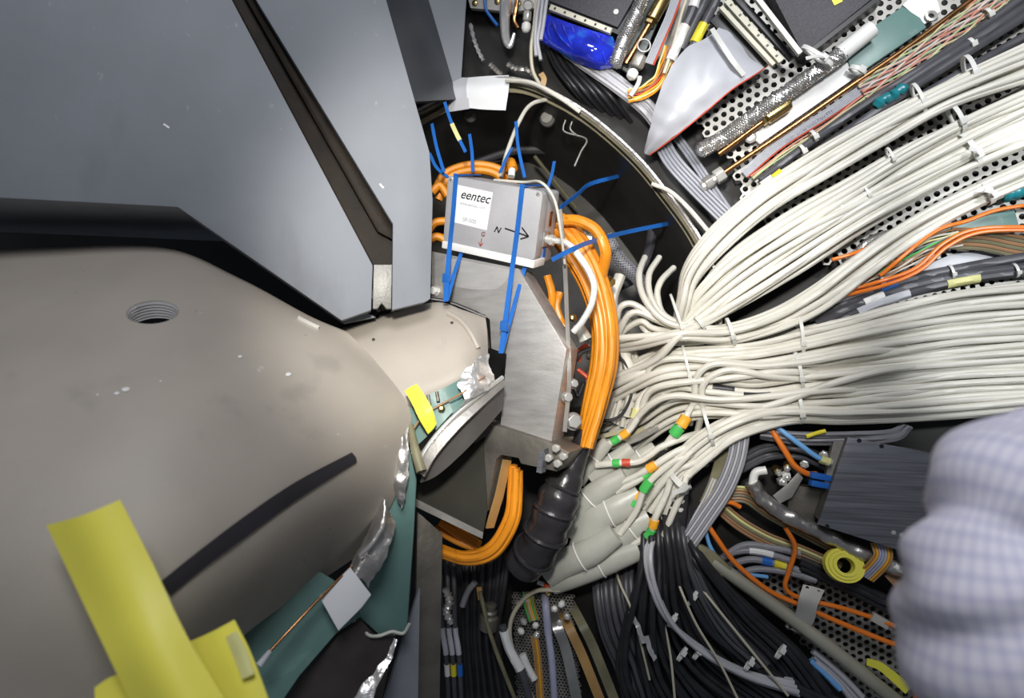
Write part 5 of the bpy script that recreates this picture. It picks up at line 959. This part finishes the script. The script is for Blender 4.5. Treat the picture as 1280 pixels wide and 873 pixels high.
# bottom centre
cable('cream_cable', ((700, 738), (668, 740), (645, 762), (637, 790), (645, 825), (668, 880)), 3, 'cable_cream', 'cream cable arching over the meshed tray at the bottom', 'cable', off=.06)
cable('sleeved_cable', ((628, 782), (636, 810), (652, 842), (664, 880)), 5, 'cable_dark_grey', 'dark cable with a white sleeve at the bottom centre', 'cable', off=.07, sleeves=((.12, .62, 'sleeve_white', 1.3),))
one('white_plug', M().tube(path(((653, 818), (660, 835), (668, 850)), .06), .008), 'plastic_white', 'short white plug beside the cream cable', 'plug')
one('lilac_tube', M().tube(path(((680, 735, -.02), (682, 755), (685, 790), (690, 830), (694, 890)), .06), .008), 'lilac_tube', 'lilac tube standing upright over the meshed tray', 'tube')
flat_cable('bare_ribbon', ((668, 795), (672, 825), (676, 880)), 4, 1.4, ['rust_band', 'sleeve_orange', 'rust_band'], 'narrow orange ribbon left of the lilac tube', off=.05)
flat_cable('bare_ribbon', ((660, 740), (662, 758), (668, 776)), 6, 1.3, ['rust_band', 'sleeve_green', 'sleeve_orange', 'cable_cream'], 'short coloured ribbon at the top of the meshed tray', off=.05)
one('silver_strap', M().strap(path(((688, 760, -.02), (696, 782), (708, 815), (722, 880)), .05), V((1, 0, .2)), .022, .003), 'foil_dull', 'silver strap right of the lilac tube', 'strap')
one('tan_strap', M().strap(path(((700, 762, -.02), (712, 786), (728, 820), (752, 880)), .045), V((1, 0, .3)), .020, .003), 'rust_band', 'tan strap running parallel to the silver strap', 'strap')
one('tan_strap', M().strap(path(((714, 756, -.02), (728, 782), (742, 810), (770, 880)), .04), V((1, 0, .3)), .020, .003), 'olive', 'olive strap at the edge of the dark fan', 'strap')
for i, (x, y, mt) in enumerate(((693, 762, 'plastic_white'), (703, 754, 'plastic_white'), (669, 783, 'plastic_white'), (699, 778, 'chrome'), (653, 775, 'chrome'), (650, 788, 'plastic_white'), (672, 792, 'chrome'), (685, 742, 'brass'), (650, 755, 'chrome'), (708, 770, 'chrome'), (697, 790, 'plastic_white'), (660, 748, 'chrome'))):
    t = thing('small_connector', S(x, y, .05), ('large white plug right of the lilac tube', 'highest white plug right of the lilac tube', 'white plug left of the lilac tube', 'steel plug close to the right of the lilac tube', 'upper steel plug inside the cream cable arch', 'white plug inside the cream cable arch', 'steel plug on top of the narrow orange ribbon', 'brass plug under the frosted sleeves', 'steel plug touching the cream cable arch', 'rightmost steel plug by the tan strap', 'white plug on the silver strap', 'steel plug beside the short coloured ribbon')[i]+' at the bottom', 'connector', 'bright plugs above the meshed tray')
    d = V((random.uniform(-.4, .4), -.8, random.uniform(-.2, .6))); obj('plug_body', hexnut(M(), S(x, y, .04), d, .0075, .010), mt, t, bevel=.0008); obj('plug_tip', M().lathe(S(x, y, .04)+d.normalized()*.0095, d, [(.0055, 0), (.0055, .004), (.003, .006)], 10), mt, t)
for i, x in enumerate((553, 561, 569)):
    cable('grey_tube', ((x-2, 700, .03), (x-1, 740, .05), (x, 785, .06), (x+5, 822, .06), (x+8, 880, .05)), 3.4, 'cable_dark_grey', ('left', 'middle', 'right')[i]+' of three dark wires with pale sleeves beside the upright bar', 'cable', 'three sleeved wires beside the upright bar', sleeves=((.50, .72, 'sleeve_grey', 1.15), (.80, .86, ('plastic_white', 'sleeve_yellow', 'sleeve_blue')[i], 1.2)), n=12)
one('foil_scrap', M().tube(path(((556, 735), (562, 752), (558, 765), (565, 780)), .06), [.006+.005*math.sin(i*1.2)**2 for i in range(25)], 7), 'foil', 'crumpled foil scrap above the three sleeved wires', 'foil')
fan('dark_grey_cable', [(575, 690, .0), (578, 740, .02), (580, 800, .02), (585, 890, .02)], [(640, 690, .0), (632, 740, .02), (625, 800, .02), (640, 890, .02)], 12, 4, 'cable_black', 'black cable hanging in the shade between upright bar and tray', 'black cables hanging in the shade', 2, side='left', seed=71)
cable('cream_cable', ((600, 740), (612, 790), (630, 840), (650, 890)), 3, 'olive', 'olive cable slanting down in the shade', 'cable', off=.05)
cable('grey_stub', ((578, 758), (585, 740), (594, 728)), 4.5, 'cable_grey', 'grey stub of hose in the shade below the orange loop', 'hose', off=.05)
one('orange_tab', M().box(S(600, 742, .04), V((.006, 0, 0)), V((0, .004, 0)), V((-.002, 0, .014))), 'rust_band', 'small orange tab in the shade below the orange loop', 'tab', bevel=.001)
one('grey_bellows', M().lathe(S(612, 770, .03), V((.1, -.2, 1)), [(.022, -.03), (.022, 0), (.016, .004), (.017, .012), (.013, .016), (.014, .028), (.006, .032)], 16), 'block_steel', 'dim grey valve body in the shade below the orange loop', 'valve')
# behind the orange bundle: fittings, red tubes, dark cable loop
cable('black_lead', ((745, 445, .03), (765, 440, .03), (785, 460, .03), (790, 490, .03), (775, 520, .03), (748, 528, .03)), 2, 'cable_black', 'thin black lead looping right of the orange bundle', 'cable')
cable('black_lead', ((738, 436, .12), (722, 445, .13), (716, 470, .13), (722, 495, .13), (730, 480, .13)), 3, 'cable_black', 'thick black lead looping between bracket and orange bundle', 'cable')
cable('red_tube', ((735, 432, .10), (725, 440, .1), (722, 452, .1)), 4.5, 'sleeve_red', 'upper red tube between bracket and orange bundle', 'tube')
cable('red_tube', ((722, 462, .10), (732, 470, .1), (740, 478, .1)), 3, 'sleeve_red', 'lower red tube between bracket and orange bundle', 'tube')
one('crimp_ferrule', M().lathe(P(712, 292, 1.27), V((1, .1, -.25)), [(.010, 0), (.012, .004), (.012, .012), (.009, .014), (.012, .02), (.012, .03), (.009, .034), (.011, .044)], 14), 'chrome', 'shiny steel cable gland under the highest orange cable', 'gland')
one('brass_ferrule', M().lathe(P(716, 398, 1.24), V((.3, -.9, .2)), [(.007, 0), (.007, .006), (.004, .008)], 12), 'brass', 'small brass ferrule between steel strip and orange bundle', 'ferrule')
one('clear_boot', M().tube([P(722, 405, 1.24), P(732, 425, 1.24)], [.010, .014], 12), 'heatshrink', 'frosted boot at the end of the white lead', 'boot')
one('gland_fitting', M().lathe(P(757, 350, 1.3), V((.5, -.6, -.3)), [(.012, 0), (.012, .008), (.009, .01), (.009, .02)], 6), 'brass', 'dull brass fitting behind the orange bundle near the cavity', 'fitting')
fan('grey_wire', [(750, 520, .0), (765, 480, .0), (772, 440, .0), (770, 400, .0)], [(790, 540, .0), (795, 500, .0), (798, 460, .0), (790, 420, .0)], 8, 3.4, 'cable_pale', 'pale wire hanging behind the thin black lead', 'pale wires behind the black lead', 2, side='left', seed=73)

# ------------------------------------------------------------------ person: bent arm in a checked shirt at the right edge
pts = [P(1500, 575, .60), P(1400, 585, .55), P(1315, 596, .50), P(1262, 618, .47), P(1240, 672, .46), P(1250, 745, .455), P(1282, 840, .455), P(1340, 950, .48), P(1430, 1080, .52)]
rad = [.050, .052, .053, .054, .049, .067, .074, .080, .085]
q = cr(pts, 9); rq = [v.x for v in cr([V((r, 0, 0)) for r in rad], 9)]
rnd = random.Random(5); seg = 48; n_ = len(q); vs_ = []; fs_ = []; nrm = None
for i, p in enumerate(q):
    tt = (q[min(i+1, n_-1)]-q[max(i-1, 0)]).normalized()
    nrm = (V((0, 1, 0))-tt*tt.y).normalized() if nrm is None else (nrm-tt*nrm.dot(tt)).normalized()
    bn = tt.cross(nrm)
    for k in range(seg):
        a = 2*math.pi*k/seg
        fold = .06*math.sin(i*.55+2.2*math.sin(a+.4))+.045*math.sin(i*.9-3*math.cos(a*1.0)+1)-.16*math.exp(-((i-36-2.5*math.sin(a))/2.2)**2)-.07*math.exp(-((i-28-3*math.cos(a))/1.6)**2)
        vs_.append(p+(nrm*math.cos(a)+bn*math.sin(a))*rq[i]*(1+fold))
for i in range(n_-1):
    for k in range(seg): fs_.append((i*seg+k, i*seg+(k+1) % seg, (i+1)*seg+(k+1) % seg, (i+1)*seg+k))
fs_ += [tuple(range(seg))[::-1], tuple((n_-1)*seg+k for k in range(seg))]
pe = one('person', M().add(vs_, fs_), 'shirt_cloth', 'person with bent elbow in a pale lilac checked shirt at the right edge', 'person', smooth=180)
uvl = pe.data.uv_layers.new(name='UVMap')
for poly in pe.data.polygons:
    for li in poly.loop_indices:
        vi = pe.data.loops[li].vertex_index
        i, k = divmod(vi, seg) if vi < n_*seg else (0, 0)
        uvl.data[li].uv = (i/n_*3.2, k/seg*2.6)
